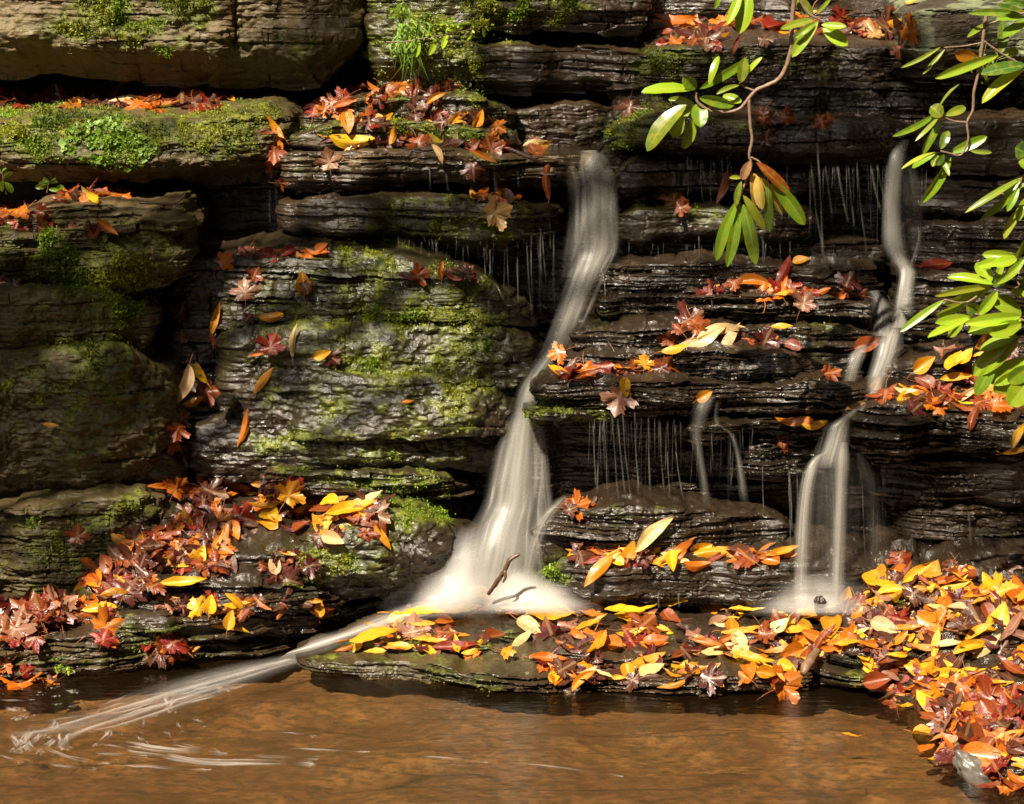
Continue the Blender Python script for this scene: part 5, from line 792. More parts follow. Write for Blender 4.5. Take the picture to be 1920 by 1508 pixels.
co, fl = join(parts); me = raw_mesh('drips', co, fl); smooth(me); uvs(me, np.vstack(Ud)); vattr(me, 'dens', np.clip(np.concatenate(Dd) * 1.15, 0, 3)); vattr(me, 'rim', np.concatenate(Rd)); o = obj('drips', me, M_SILK); tag(o, 'hair thin curtains of dripping water under the ledges', 'drips', kind='stuff')
# ================================================================ STONES AND STICKS
def stone(name, label, px, py, hx, hy, Y=None, z=None, seed=1, mat=None, cat='stone', squash=.8, rough=.12, group=None, skew=0.):
    loc = onz(px, py, z) if z is not None else Vector(P(px, py, Y)); t = (loc - CV).length / FPX
    u, v = np.meshgrid(np.linspace(0, 2 * np.pi, 48, endpoint=False), np.linspace(.02, np.pi - .02, 30), indexing='ij')
    d = np.stack([np.cos(u) * np.sin(v), np.sin(u) * np.sin(v), np.cos(v)], -1); r = 1 + rough * fbm(d[..., 0] * 1.6, d[..., 1] * 1.6, d[..., 2] * 1.6, seed, 4) * 1.6 + .02 * fbm(d[..., 0] * 9, d[..., 1] * 9, d[..., 2] * 9, seed + 3, 3)
    co = d * r[..., None] * np.array([hx * t, hx * t * squash, hy * t]); co[..., 2] += skew * co[..., 0]; co = co.reshape(-1, 3) + np.array(loc); m = 30
    f = grid_faces(48, m); wrapf = np.stack([47 * m + np.arange(m - 1), 47 * m + np.arange(1, m), np.arange(1, m), np.arange(m - 1)], 1)
    me = raw_mesh(name, co, np.vstack([f, wrapf])); smooth(me, 50); ms = field(MOSS, *proj(co), 3); vattr(me, 'moss', ms * .8); vattr(me, 'dry', np.zeros(len(co))); o = obj(name, me, mat or M_WET); tag(o, label, cat, group); return o
s = NT('grey_cobble'); v_ = s.coords(); col = s.ramp(s.noise(s.coords((1, 1, 3)), 18, 5, .6), [(.3, (.06, .05, .038)), (.55, (.12, .105, .085)), (.75, (.20, .18, .15))])
b = s.n('ShaderNodeBsdfPrincipled', i_Roughness=.38); s.l(col, b.inputs['Base Color']); bp = s.n('ShaderNodeBump', i_Strength=.4, i_Distance=.004); s.l(s.noise(v_, 60, 4, .6), bp.inputs['Height']); s.l(bp.outputs[0], b.inputs['Normal']); s.l(b.outputs[0], s.out.inputs[0]); M_COB = s.m
stone('cobble', 'smooth grey cobble at the bottom right corner of the pool', 1836, 1452, 44, 30, z=.005, seed=14, mat=M_COB, rough=.24, skew=-.55)
stone('stone', 'small rough grey stone at the front waterline of the slab', 1078, 1298, 32, 14, z=-.005, seed=5, mat=M_BRN, squash=.7, rough=.2)
stone('stone', 'black shiny stone standing in the foam under the right fall', 1538, 1136, 12, 20, Y=-.56, seed=7, rough=.2)
stone('stone', 'wet blue grey stone under the leaf clump on the central outcrop', 424, 750, 21, 13, Y=-.16, seed=9, squash=1.2)
prng = np.random.RandomState(8)
for i, (x, y) in enumerate([(1655, 0), (0, 0)][:0]): pass
def bark(name, c1, c2, rough=.5):
    s = NT(name); col = s.mix(s.noise(s.coords((1, 1, 1)), 40, 5, .6), C4(c1), C4(c2)); b = s.n('ShaderNodeBsdfPrincipled', i_Roughness=rough); s.l(col, b.inputs['Base Color'])
    bp = s.n('ShaderNodeBump', i_Strength=.6, i_Distance=.004); s.l(s.noise(s.coords(), 90, 4, .6), bp.inputs['Height']); s.l(bp.outputs[0], b.inputs['Normal']); s.l(b.outputs[0], s.out.inputs[0]); return s.m
M_STICK = bark('wet_bark', (.035, .018, .010), (.14, .07, .035), .35); M_TWIG = bark('grey_brown_bark', (.10, .06, .035), (.26, .16, .10)); M_BLACK = bark('black_wet_bark', (.010, .008, .006), (.04, .03, .022), .2)
def stick(name, label, pts, rad, mat, cat='stick', seg=8):
    p = curve_pts([P(x, y, Y) for x, y, Y in pts], 24); u = np.linspace(0, 1, 24); r = np.interp(u, np.linspace(0, 1, len(rad)), rad) * 6.6 / FPX
    co, f = tube(p, r, seg, .35, int(pts[0][0])); me = raw_mesh(name, co, f); smooth(me); o = obj(name, me, mat); tag(o, label, cat); return o
o = stick('branch', 'crooked brown branch leaning out of the foam at the foot of the main fall', [(916, 1114, -.42), (930, 1094, -.44), (945, 1072, -.46), (956, 1050, -.46), (974, 1040, -.46)], [3.5, 4.5, 4, 4.5, 3], M_STICK)
p = curve_pts([P(946, 1070, -.465), P(948, 1082, -.47), P(943, 1092, -.47)], 8); co, f = tube(p, np.linspace(.006, .003, 8), 6); me = raw_mesh('side_twig', co, f); smooth(me); obj('side_twig', me, M_STICK, o)
stick('stick', 'short brown stick lying on leaves just left of the main fall top', [(956, 280, .05), (975, 288, .04), (998, 298, .03), (1018, 306, .03)], [5, 5, 4, 2], M_STICK)
stick('stick', 'curved black stick across the top of the main fall', [(1122, 284, .06), (1130, 270, .05), (1142, 264, .05), (1158, 258, .06)], [4, 5, 5, 2], M_BLACK)
stick('twig', 'bent orange brown twig on the left tower slab edge', [(262, 380, -.2), (290, 382, -.21), (325, 381, -.21), (343, 372, -.2)], [2.5, 2.5, 2.2, 1.5], M_STICK)
stick('broken_stick', 'broken stick end poking out of rust leaves at the slab edge', [(1505, 1264, -.83), (1512, 1250, -.81), (1522, 1236, -.78), (1532, 1222, -.73)], [6, 9, 9, 7], bark('pale_broken_wood', (.07, .035, .02), (.26, .15, .08)))
TW = [(1140, 640, 1160, 690, 'fourth thin step of the middle cascade'), (1126, 500, 1135, 560, 'top of the middle cascade'), (498, 235, 540, 262, 'gap right of the liverwort ledge'), (640, 165, 655, 190, 'uppermost ledge at upper middle'), (755, 160, 770, 185, 'grass tuft'), (240, 165, 250, 195, 'top left ledge'), (305, 160, 322, 182, 'right end of the top left leaves'), (440, 205, 468, 235, 'corner of the liverwort ledge')]
for x0, y0, x1, y1, w in TW:
    a, b_ = hit(x0, y0)[0], hit(x1, y1)[0]; d = (CV - b_).normalized() * .02
    co, f = tube(curve_pts([b_ + d * .3, (a + b_) / 2 + d + Vector((.004, 0, .006)), a + d * 1.5], 10), np.linspace(.0026, .0014, 10), 5); me = raw_mesh('twig', co, f); smooth(me); o = obj('twig', me, M_STICK); tag(o, f'thin bare leaf stalk lying near the {w}', 'twig', 'bare stalks and twigs')

# ================================================================ GREEN PLANTS
def green_leaf_material(name, tr=.4, rough=.28):
    s = NT(name); oi = s.n('ShaderNodeObjectInfo'); c = oi.outputs['Color']; tc = s.n('ShaderNodeTexCoord'); sx = s.n('ShaderNodeSeparateXYZ'); s.l(tc.outputs['UV'], sx.inputs[0])
    n1 = s.noise(s.coords(), 60, 3, .5); col = s.mix(s.ramp(n1, [(.45, (0, 0, 0)), (.7, (.75, .75, .75))]), c, s.mix(.6, c, (.45, .34, .02, 1)))
    col = s.mix(s.ramp(s.noise(s.coords(), 170, 2, .5), [(.70, (0, 0, 0)), (.74, (.8, .8, .8))]), col, (.10, .05, .015, 1))
    d = s.math('ABSOLUTE', s.math('SUBTRACT', sx.outputs[0], .5)); rib = s.math('LESS_THAN', d, .04)
    vein = s.math('MULTIPLY', s.math('GREATER_THAN', s.math('SINE', s.math('MULTIPLY', s.math('ADD', sx.outputs[1], s.math('MULTIPLY', d, -.5)), 70.0)), .86), .22)
    col = s.mix(s.math('ADD', s.math('MULTIPLY', rib, .4), vein), col, s.mix(.55, c, (.55, .60, .15, 1)))
    p = s.n('ShaderNodeBsdfPrincipled', i_Roughness=rough); s.l(col, p.inputs['Base Color']); p.inputs['Specular IOR Level'].default_value = .55
    t = s.n('ShaderNodeBsdfTranslucent'); s.l(s.mix(.35, col, (.5, .55, .02, 1)), t.inputs[0]); mx = s.n('ShaderNodeMixShader', i_0=tr); s.l(p.outputs[0], mx.inputs[1]); s.l(t.outputs[0], mx.inputs[2]); s.l(mx.outputs[0], s.out.inputs[0]); return s.m
M_GREEN = green_leaf_material('rhododendron_leaf')
GC = dict(g=(.15, .29, .014), b=(.27, .42, .016), d=(.05, .14, .02), y=(.34, .38, .03), o=(.46, .30, .06), r=(.36, .055, .010), p=(.50, .24, .15), t=(.50, .30, .09), w=(.17, .24, .02))
def rleaf(parent, x0, y0, x1, y1, w, Y, c, dY=0., rng=None):
    """one leaf: base pixel, tip pixel, width in pixels, depth, colour"""
    a = np.array(P(x0, y0, Y)); b_ = np.array(P(x1, y1, Y + dY)); ax = b_ - a; ln = np.linalg.norm(ax); hw = 1.08 * w / FPX * np.linalg.norm(a - CAM) / 2
    n, m = 15, 7; t = np.linspace(0, 1, n); wv = np.linspace(-1, 1, m); hwt = hw * np.sin(np.pi * np.clip(t, .0, 1) ** 1.12) ** .48; hwt[0] = hw * .06; hwt[-1] = hw * .05
    yv = ax / ln; face = np.array([rng.normal(0, .35), -.9, .35 + rng.normal(0, .35)]); xv = np.cross(yv, face); xv /= np.linalg.norm(xv); zv = np.cross(xv, yv)
    T, W_ = np.meshgrid(t, wv, indexing='ij'); sag = rng.uniform(-.02, .10) * ln; X = W_ * hwt[:, None]; Z = np.abs(X) * rng.uniform(.15, .55) - sag * 4 * (T - .5) ** 2 + sag + .03 * hw * np.sin(T * 22) * np.abs(W_); bend = rng.uniform(-.04, .04) * ln
    co = a + T[..., None] * ax + (X + bend * np.sin(np.pi * T))[..., None] * xv + Z[..., None] * zv
    me = raw_mesh('leaf', co.reshape(-1, 3), grid_faces(n, m)); smooth(me); uvs(me, np.stack([(W_ + 1) / 2, T], -1).reshape(-1, 2)); o = obj('leaf', me, M_GREEN, parent)
    if c in 'bg' and rng.rand() < .3: c = ('y', 'w', 'g', 'd')[rng.randint(4)]
    k = np.array(GC[c]) * rng.uniform(.75, 1.2); o.color = (*k, 1); return o
def branch(name, label, stems, leaves, seed, cat='branch', group=None):
    rng = np.random.RandomState(seed); root = empty(name); tag(root, label, cat, group)
    for pts, r0, r1 in stems:
        p = curve_pts([P(x, y, Y) for x, y, Y in pts], 8 * len(pts)); co, f = tube(p, np.linspace(r0, r1, len(p)), 7, .3, seed); me = raw_mesh('stem', co, f); smooth(me); obj('stem', me, M_TWIG, root)
    for x0, y0, x1, y1, w, Y, c in leaves: rleaf(root, x0, y0, x1, y1, w, Y + rng.uniform(-.03, .03), c, rng.uniform(-.05, .03), rng)
    return root
def cr(ls, ox, oy, k, Y): return [(ox + a / k, oy + b_ / k, ox + c / k, oy + d / k, w / k, Y, cc) for a, b_, c, d, w, cc in ls]
S = lambda pts, ox, oy, k, Y: [(ox + a / k, oy + b_ / k, Y) for a, b_ in pts]
YB = -.75
HB = cr([(330, -60, 250, 140, 48, 'b'), (370, -50, 320, 190, 88, 'b'), (210, -60, 180, 50, 30, 'g'), (740, 108, 550, 165, 42, 'w'), (760, 120, 615, 322, 60, 'b'), (780, 140, 920, 150, 38, 'b'), (790, 150, 930, 255, 72, 'b'), (735, 90, 640, -20, 62, 'w'), (752, 80, 832, -5, 22, 'g'), (745, 130, 630, 215, 34, 'g'),
    (60, 505, -232, 520, 78, 'b'), (75, 500, 0, 435, 66, 'g'), (95, 500, 372, 332, 50, 'b'), (150, 480, 203, 316, 42, 'b'), (325, 465, 350, 325, 58, 'w'), (350, 430, 447, 322, 28, 'b'), (318, 480, 190, 530, 26, 'w'), (95, 550, 290, 592, 66, 'g'), (225, 540, 332, 575, 52, 'b'), (92, 580, 100, 716, 86, 'g'), (20, 590, -200, 852, 100, 'b'), (0, 640, -52, 770, 84, 'b'), (65, 670, 5, 838, 58, 'b'), (60, 580, -80, 560, 40, 'w'), (50, 600, -40, 700, 46, 'g'),
    (378, 905, 335, 1012, 50, 'p'), (415, 915, 602, 1095, 66, 'r'), (390, 970, 412, 1158, 78, 't'), (340, 1100, 462, 1300, 52, 'y'), (308, 1130, 190, 1468, 60, 'g'), (318, 1140, 250, 1502, 60, 'g'), (342, 1150, 412, 1490, 70, 'g'), (322, 1135, 322, 1370, 44, 'd'), (480, 1030, 490, 1310, 46, 'g'), (498, 1010, 688, 1265, 78, 'g'), (440, 1000, 556, 1205, 56, 'o'), (330, 1000, 262, 1002, 24, 'y'), (420, 990, 450, 1180, 60, 'o'), (330, 1020, 300, 1160, 34, 'w')], 1280, 0, 3, YB)
branch('rhododendron_branch', 'hanging rhododendron branch with a drooping whorl of curled leaves, upper right of centre', [(S([(632, -60), (612, 160), (602, 310), (545, 440), (420, 505), (380, 545), (320, 612), (240, 632), (150, 620), (85, 575), (75, 520)], 1280, 0, 3, YB), .0070, .0034), (S([(372, 560), (380, 700), (390, 790), (374, 870), (385, 940), (340, 1060), (315, 1140)], 1280, 0, 3, YB), .0050, .0030), (S([(640, -40), (700, 70), (770, 110), (815, 140)], 1280, 0, 3, YB), .0040, .0030), (S([(405, 512), (350, 490), (320, 465)], 1280, 0, 3, YB), .0035, .0025), (S([(385, 885), (440, 920), (490, 1010)], 1280, 0, 3, YB), .0030, .0022)], HB, 41)
YR = -.55
RB = cr([(1900, 78, 1605, 75, 36, 'g'), (1940, 80, 1770, 30, 46, 'd'), (1960, 60, 1800, 10, 40, 'd'), (1930, 120, 1805, 205, 54, 'g'), (1790, 300, 1800, 118, 58, 'd'), (1805, 312, 1890, 290, 52, 'g'), (1775, 312, 1420, 442, 52, 'b'), (1930, 365, 1678, 418, 76, 'd'), (1920, 390, 1684, 582, 66, 'g'), (1740, 130, 1600, 210, 30, 'w'), (1450, 265, 1228, 382, 22, 'w'), (1475, 278, 1350, 420, 24, 'w'), (1940, 100, 1760, 110, 40, 'g'),
    (1440, 610, 1560, 470, 18, 'w'), (1460, 655, 1395, 600, 80, 'w'), (1480, 650, 1592, 605, 46, 'w'), (1430, 640, 1180, 768, 32, 'g'), (1440, 660, 1308, 795, 24, 'w'), (1465, 675, 1350, 872, 44, 'g'), (1450, 840, 1492, 735, 48, 'd'), (1505, 860, 1712, 768, 54, 'g'), (1620, 850, 1740, 858, 24, 'g'), (1440, 860, 1230, 952, 24, 'g'), (1420, 870, 1290, 945, 38, 'g'), (1430, 870, 1405, 938, 38, 'w'), (1470, 870, 1425, 930, 40, 'd'), (1508, 885, 1340, 1142, 58, 'g'), (1440, 880, 1500, 990, 26, 'w')], 1280, 0, 3, YR)
branch('rhododendron_branch', 'thin drooping rhododendron branch with sparse dark leaves along the upper right edge', [(S([(1710, 60), (1690, 210), (1665, 400), (1638, 520), (1632, 620), (1600, 690), (1606, 790), (1565, 872), (1500, 862), (1450, 850)], 1280, 0, 3, YR), .0052, .0022), (S([(1600, 690), (1520, 680), (1460, 650), (1440, 610)], 1280, 0, 3, YR), .0028, .0018), (S([(1990, 400), (1900, 360), (1800, 305), (1690, 230)], 1280, 0, 3, YR), .0034, .003), (S([(1990, 60), (1900, 78), (1720, 140), (1700, 200)], 1280, 0, 3, YR), .0030, .002), (S([(1690, 240), (1580, 260), (1470, 268)], 1280, 0, 3, YR), .0026, .0016)], RB, 43)
YE = -.8
EB = cr([(1930, 860, 1870, 830, 100, 'd'), (1960, 960, 1890, 910, 70, 'b'), (1910, 1000, 1588, 1198, 36, 'g'), (1905, 1050, 1678, 1235, 44, 'g'), (1900, 1010, 1815, 1095, 40, 'g'), (1920, 1150, 1808, 1345, 46, 'y'), (1890, 1060, 1825, 1190, 36, 'g'), (1960, 1100, 1880, 1250, 50, 'w'), (1960, 1010, 1850, 1060, 40, 'g')], 1280, 0, 3, YE)
branch('rhododendron_branch', 'short rhododendron spray with narrow leaves reaching in halfway up the right edge', [(S([(2040, 860), (1960, 940), (1908, 1005), (1900, 1060)], 1280, 0, 3, YE), .0036, .0022)], EB, 45)
YC = -1.0
CB = cr([(1745, 100, 1488, 62, 54, 'b'), (1740, 110, 1418, 166, 40, 'b'), (1740, 105, 1468, 212, 70, 'b'), (1735, 90, 1650, -20, 74, 'b'), (1745, 110, 1820, 70, 56, 'd'), (1760, 100, 1920, -40, 46, 'b'), (1750, 90, 1800, -30, 36, 'b'), (1470, 188, 1222, 368, 40, 'b'), (1600, 200, 1425, 272, 58, 'b'), (1660, 245, 1596, 222, 72, 'd'), (1655, 275, 1770, 138, 56, 'b'), (1620, 285, 1420, 318, 56, 'b'), (1620, 290, 1378, 400, 50, 'b'), (1580, 300, 1500, 396, 56, 'b'),
    (1905, 265, 1738, 205, 116, 'b'), (1900, 280, 1588, 322, 66, 'b'), (1905, 300, 1600, 368, 80, 'b'), (1905, 320, 1725, 378, 84, 'b'), (1890, 395, 1670, 475, 64, 'b'), (1890, 400, 1632, 612, 110, 'b'), (1760, 540, 1650, 722, 74, 'b'), (1930, 520, 1715, 645, 120, 'b'), (1900, 590, 1750, 702, 110, 'b'), (1960, 620, 1838, 782, 120, 'b'), (1960, 560, 1830, 650, 90, 'g'), (1990, 150, 1850, 130, 60, 'b'), (1900, 60, 1990, 150, 60, 'b')], 1280, 500, 3, YC)
CB += cr([(1870, 1440, 1685, 1432, 52, 'b'), (1880, 1455, 1738, 1492, 60, 'b'), (1850, 1480, 1925, 1345, 40, 'b'), (1830, 1470, 1655, 1500, 50, 'b'), (1890, 1480, 1990, 1420, 50, 'b'), (1840, 1500, 1760, 1480, 60, 'd')], 1280, 0, 3, YC)
branch('rhododendron_branch', 'bright sunlit rhododendron cluster with broad yellow green leaves at the right edge', [(S([(2060, 60), (1900, 120), (1750, 102), (1600, 200), (1470, 186)], 1280, 500, 3, YC), .0040, .0022), (S([(2080, 400), (1910, 300), (1790, 300), (1640, 265)], 1280, 500, 3, YC), .0042, .0024), (S([(2080, 480), (1990, 440), (1890, 398), (1780, 520)], 1280, 500, 3, YC), .0040, .0024), (S([(2080, 620), (1980, 600), (1900, 590)], 1280, 500, 3, YC), .0036, .0026), (S([(1900, 120), (1845, 0), (1840, -60), (1850, -80)], 1280, 500, 3, YC), .003, .0022)], CB, 47)
# grass tuft and little plants on the top centre ledge
def blades(name, label, cat, rows, seed, col):
    rng = np.random.RandomState(seed); root = empty(name); tag(root, label, cat); parts, uv = [], []
    for x0, y0, x1, y1, x2, y2, w, Y in rows:
        p = curve_pts([P(x0, y0, Y + .05), P(x1, y1, Y - .02), P(x2, y2, Y)], 9); t = np.linspace(0, 1, 9); hw = w / FPX * 6.5 / 2 * (1 - t ** 2 * .9)
        a = np.stack([p - np.array([1, 0, .1]) * hw[:, None], p + np.array([0, -.003, 0]), p + np.array([1, 0, -.1]) * hw[:, None]], 1).reshape(-1, 3); parts.append((a, [grid_faces(9, 3)])); uv.append(np.stack(np.meshgrid(t, [.1, .3, .9], indexing='ij')[::-1], -1).reshape(-1, 2))
    co, fl = join(parts); me = raw_mesh('blades', co, fl); smooth(me); uvs(me, np.vstack(uv)); o = obj('blades', me, M_GREEN, root); o.color = (*col, 1); return root
grng = np.random.RandomState(17); gr = []
for i in range(46):
    x = grng.uniform(745, 775); y = grng.uniform(35, 75); gr.append((x, y, x + grng.normal(2, 18), y + grng.uniform(-8, 30), x + grng.normal(6, 17), y + grng.uniform(35, 95), grng.uniform(2.4, 4.2), .31))
blades('grass_tuft', 'tuft of bright green grass hanging from the mossy ledge at top centre', 'grass', gr, 3, (.22, .42, .06))
def sprig(name, label, stem, leaves, Y, seed, col='b', cat='plant'):
    branch(name, label, [([(x, y, Y) for x, y in stem], .0022, .0012)], [(a, b_, c, d, w, Y, col) for a, b_, c, d, w in leaves], seed, cat)
sprig('leafy_sprig', 'yellow green leafy sprig arching sideways across the grass tuft', [(724, 79), (760, 78), (800, 71), (850, 62), (905, 50)], [(785, 76, 779, 108, 9), (818, 70, 804, 104, 10), (838, 66, 829, 92, 10), (885, 57, 875, 76, 7), (780, 70, 786, 42, 6), (800, 70, 806, 58, 6), (835, 62, 845, 46, 5), (850, 62, 866, 48, 5), (902, 50, 916, 40, 6), (905, 52, 908, 70, 5), (770, 78, 762, 92, 5), (760, 76, 768, 62, 5)], .26, 51)
def bush(name, label, cx, cy, rx, ry, cnt, size, Y, seed, col, cat='plant'):
    rng = np.random.RandomState(seed); root = empty(name); tag(root, label, cat); parts, uv = [], []
    for i in range(max(3, cnt // 9)):
        p = curve_pts([P(cx + rng.normal(0, rx * .15), cy + ry, Y), P(cx + rng.normal(0, rx * .4), cy, Y - .02), P(cx + rng.normal(0, rx * .7), cy - ry * rng.rand(), Y - .02)], 8); co, f = tube(p, np.linspace(.0014, .0008, 8), 4)
        me = raw_mesh('stem', co, f); obj('stem', me, M_GREEN, root).color = (*GC['g'], 1)
    for i in range(cnt):
        c = P(cx + rng.normal(0, rx * .55), cy + rng.normal(0, ry * .5), Y - .03 + rng.normal(0, .02)); d = rng.normal(0, 1, 3); d /= np.linalg.norm(d); e = np.cross(d, rng.normal(0, 1, 3)); e /= np.linalg.norm(e); l = size / FPX * 6.6 * rng.uniform(.6, 1.2)
        q = np.array([c - d * l, c - d * l * .3 + e * l * .42, c + d * l * .4 + e * l * .36, c + d * l, c + d * l * .4 - e * l * .36, c - d * l * .3 - e * l * .42]); parts.append((q, [np.array([[0, 1, 2, 3]]), np.array([[0, 3, 4, 5]])])); uv.append(np.array([[.5, 0], [.2, .3], [.2, .7], [.5, 1], [.8, .7], [.8, .3]]))
    co, fl = join(parts); me = raw_mesh('foliage', co, fl); uvs(me, np.vstack(uv)); o = obj('foliage', me, M_GREEN, root); o.color = (*GC[col], 1)
bush('small_plant', 'small feathery green plant on the mossy ledge above the sprig', 850, 48, 45, 18, 110, 5, .27, 61, 'b')
bush('small_plant', 'delicate pale green plant growing above the grass tuft', 752, 22, 26, 22, 90, 5, .27, 62, 'g')
bush('small_plant', 'tiny fern like plant on the face of the left tower', 14, 722, 14, 14, 34, 5, -.36, 63, 'b')
bush('small_plant', 'tiny green plant on the lower mossy slab at left', 62, 978, 14, 14, 22, 5, -.44, 64, 'g')
bush('small_plant', 'bright green clover like plant on the waterline ledge at left', 118, 1254, 16, 10, 26, 5, -.72, 65, 'b')
bush('small_plant', 'small fern hanging behind the dark leaves at top right', 1850, 120, 30, 40, 60, 5, .1, 66, 'd')
sprig('seedling', 'dark green seedling with pointed leaves at the left frame edge', [(12, 365), (6, 340), (4, 322)], [(6, 335, 24, 322, 8), (8, 342, 24, 362, 12), (6, 340, 2, 358, 16), (4, 325, -6, 312, 10), (4, 322, 12, 316, 5)], -.1, 52, 'g')
sprig('seedling', 'small bright seedling on the leafy thin slab at left', [(88, 362), (90, 350), (92, 340)], [(88, 350, 66, 352, 10), (90, 345, 72, 346, 9), (92, 340, 80, 336, 9), (92, 342, 104, 336, 8), (92, 345, 108, 340, 7), (105, 352, 120, 350, 9), (92, 355, 110, 356, 7)], -.12, 53, 'g')

# ================================================================ MOSS CUSHIONS
mrng = np.random.RandomState(9); parts = []; mc = []
def moss_tufts(co, f, ms, gain):
    a, b_, c = co[f[:, 0]], co[f[:, 1]], co[f[:, 3]]; w = ms[f].mean(1); ar = np.linalg.norm(np.cross(b_ - a, c - a), axis=1); nn = np.cross(b_ - a, c - a); nn /= np.linalg.norm(nn, axis=1)[:, None] + 1e-12
    ctr = co[f].mean(1); vis = np.einsum('ij,ij->i', nn, ctr - CAM); s_ = np.where(np.abs(vis) > 0, 1, 1)
    w = np.clip((w - .34) / .5, 0, 1.3) ** 1.3; nz = fbm(ctr[:, 0] * 40, ctr[:, 1] * 40, ctr[:, 2] * 40, 5, 3); w = w * np.clip(.5 + 1.6 * nz, 0, 1.6)
    k = mrng.poisson(np.clip(w * ar * gain, 0, 6)); idx = np.repeat(np.arange(len(f)), k); return ctr[idx], nn[idx], w[idx]
Cs, Ns, Ws = [], [], []
for co, f, ms in ROCKS:
    if ms.max() < .4: continue
    c, n_, w = moss_tufts(co, f, ms, 420000); Cs.append(c); Ns.append(n_); Ws.append(w)
c, n_, w = np.vstack(Cs), np.vstack(Ns), np.concatenate(Ws); N = len(c); 
flip = np.einsum('ij,ij->i', n_, CAM - c) < 0; n_[flip] *= -1
jit = mrng.normal(0, .006, (N, 3)); d = n_ * .8 + mrng.normal(0, .55, (N, 3)) + np.array([0, 0, .35]); d /= np.linalg.norm(d, axis=1)[:, None]
e = np.cross(d, mrng.normal(0, 1, (N, 3))); e /= np.linalg.norm(e, axis=1)[:, None]; l = (.004 + .007 * mrng.rand(N) * np.clip(w, .3, 1.2))[:, None]
base = c + jit - n_ * .001; q = np.stack([base - e * l * .3, base + e * l * .3, base + d * l + e * l * .25, base + d * l - e * l * .25], 1).reshape(-1, 3)
me = raw_mesh('moss', q, np.arange(4 * N).reshape(-1, 4))
hv = mrng.rand(N); big = field(MOSS, *proj(c), 3); ton = np.clip(fbm(c[:, 0] * 7, c[:, 1] * 7, c[:, 2] * 7, 44, 3) + .5 + (mrng.rand(N) - .5) * .7, 0, 1)[:, None]
cc_ = (1 - ton) * np.array([.06, .068, .008]) + ton * np.array([.34, .35, .020]); cc_ *= (.6 + .8 * mrng.rand(N) + .45 * np.clip(big - .75, 0, .5))[:, None]; cc_[:, 0] *= 1 - .3 * (vn(c[:, 0] * 9, c[:, 1] * 9, c[:, 2] * 9, 70) > .1); vcol(me, 'tint', np.repeat(cc_, 4, 0))
s = NT('moss'); p = s.n('ShaderNodeBsdfPrincipled', i_Roughness=.5); s.l(s.attr('tint', 'Color'), p.inputs['Base Color']); t = s.n('ShaderNodeBsdfTranslucent'); s.l(s.attr('tint', 'Color'), t.inputs[0]); mx = s.n('ShaderNodeMixShader', i_0=.3); s.l(p.outputs[0], mx.inputs[1]); s.l(t.outputs[0], mx.inputs[2]); s.l(mx.outputs[0], s.out.inputs[0])
o = obj('moss', me, s.m); tag(o, 'yellow green moss cushions on the rock ledges', 'moss', kind='stuff'); print('moss tufts', N)
# liverwort rosettes of the bright patch on the left ledge
lr_ = []; lc = []
for i in range(800):
    px, py = 208 + mrng.normal(0, 55), 268 + mrng.normal(0, 30)
    if ((px - 212) / 95) ** 2 + ((py - 268) / 52) ** 2 > 1 or vn(px / 22, py / 18, 0, 8) < -.25: continue
    h_, n2_, t_, w2_ = hit(px, py); n2_ = -n2_ if n2_.dot(ray(px, py)) > 0 else n2_
    nn = (n2_ + Vector(mrng.normal(0, .35, 3))).normalized(); X = nn.cross(Vector(mrng.normal(0, 1, 3))).normalized(); Yv = nn.cross(X); r = mrng.uniform(.006, .012); k = 9
    th = np.arange(k) * 2 * np.pi / k; rr = r * (1 + .35 * np.cos(th * 3 + mrng.rand() * 6)); ce = np.array(h_ + n2_ * .004); ring = ce + np.cos(th)[:, None] * rr[:, None] * np.array(X) + np.sin(th)[:, None] * rr[:, None] * np.array(Yv) + np.array(nn) * .002
    lr_.append((np.vstack([ce, ring]), [np.stack([np.zeros(k, int), 1 + np.arange(k), 1 + (np.arange(k) + 1) % k], 1)])); lc.append(np.tile(np.array([.17, .29, .020]) * mrng.uniform(.5, 1.2), (k + 1, 1)))
co, fl = join(lr_); me = raw_mesh('liverwort', co, fl); vcol(me, 'tint', np.vstack(lc)); o = obj('liverwort', me, s.m); tag(o, 'bright green liverwort rosettes on the left ledge', 'liverwort', kind='stuff')
# ================================================================ ADDED UNSEEN TREE, its crown shaped along the sun rays to dapple chosen rock
trng = np.random.RandomState(77); root = empty('added_shade_tree', (-3.9, -3.6, 0)); tag(root, 'unseen tree added at left, its crown shaped to shade chosen rock', 'tree')
SD = np.array(SUN_DIR); cl = []
SHADE = [(600, 620, 170, 130, .35), (1420, 270, 300, 120, .95), (1640, 330, 200, 200, .9), (1850, 330, 120, 160, .8), (1450, 130, 260, 60, .7), (1050, 110, 170, 70, .8), (590, 90, 90, 90, .8), (1110, 360, 70, 130, .6), (130, 740, 190, 190, .9), (100, 1010, 130, 60, .7), (370, 640, 45, 170, .6), (1760, 940, 190, 100, .75), (1560, 940, 90, 120, .25), (1250, 860, 220, 70, .5), (330, 430, 120, 60, .6), (900, 350, 140, 60, .35), (960, 600, 60, 160, .5), (1790, 60, 110, 80, .5)]  # rock spots that the added crown keeps in shade, with coverage
for x, y, rx, ry, k in SHADE:
    area = math.pi * rx * ry * (6.7 / FPX) ** 2; n_ = int(-math.log(max(1 - k, .04)) * area / .00105)
    for i in range(n_):
        a = trng.rand() * 6.283; r = math.sqrt(trng.rand()) * 1.08; h_ = hit(x + math.cos(a) * rx * r, y + math.sin(a) * ry * r)[0]
        cl.append(np.array(h_) - SD * trng.uniform(7.0, 9.5))
cl = np.array(cl)
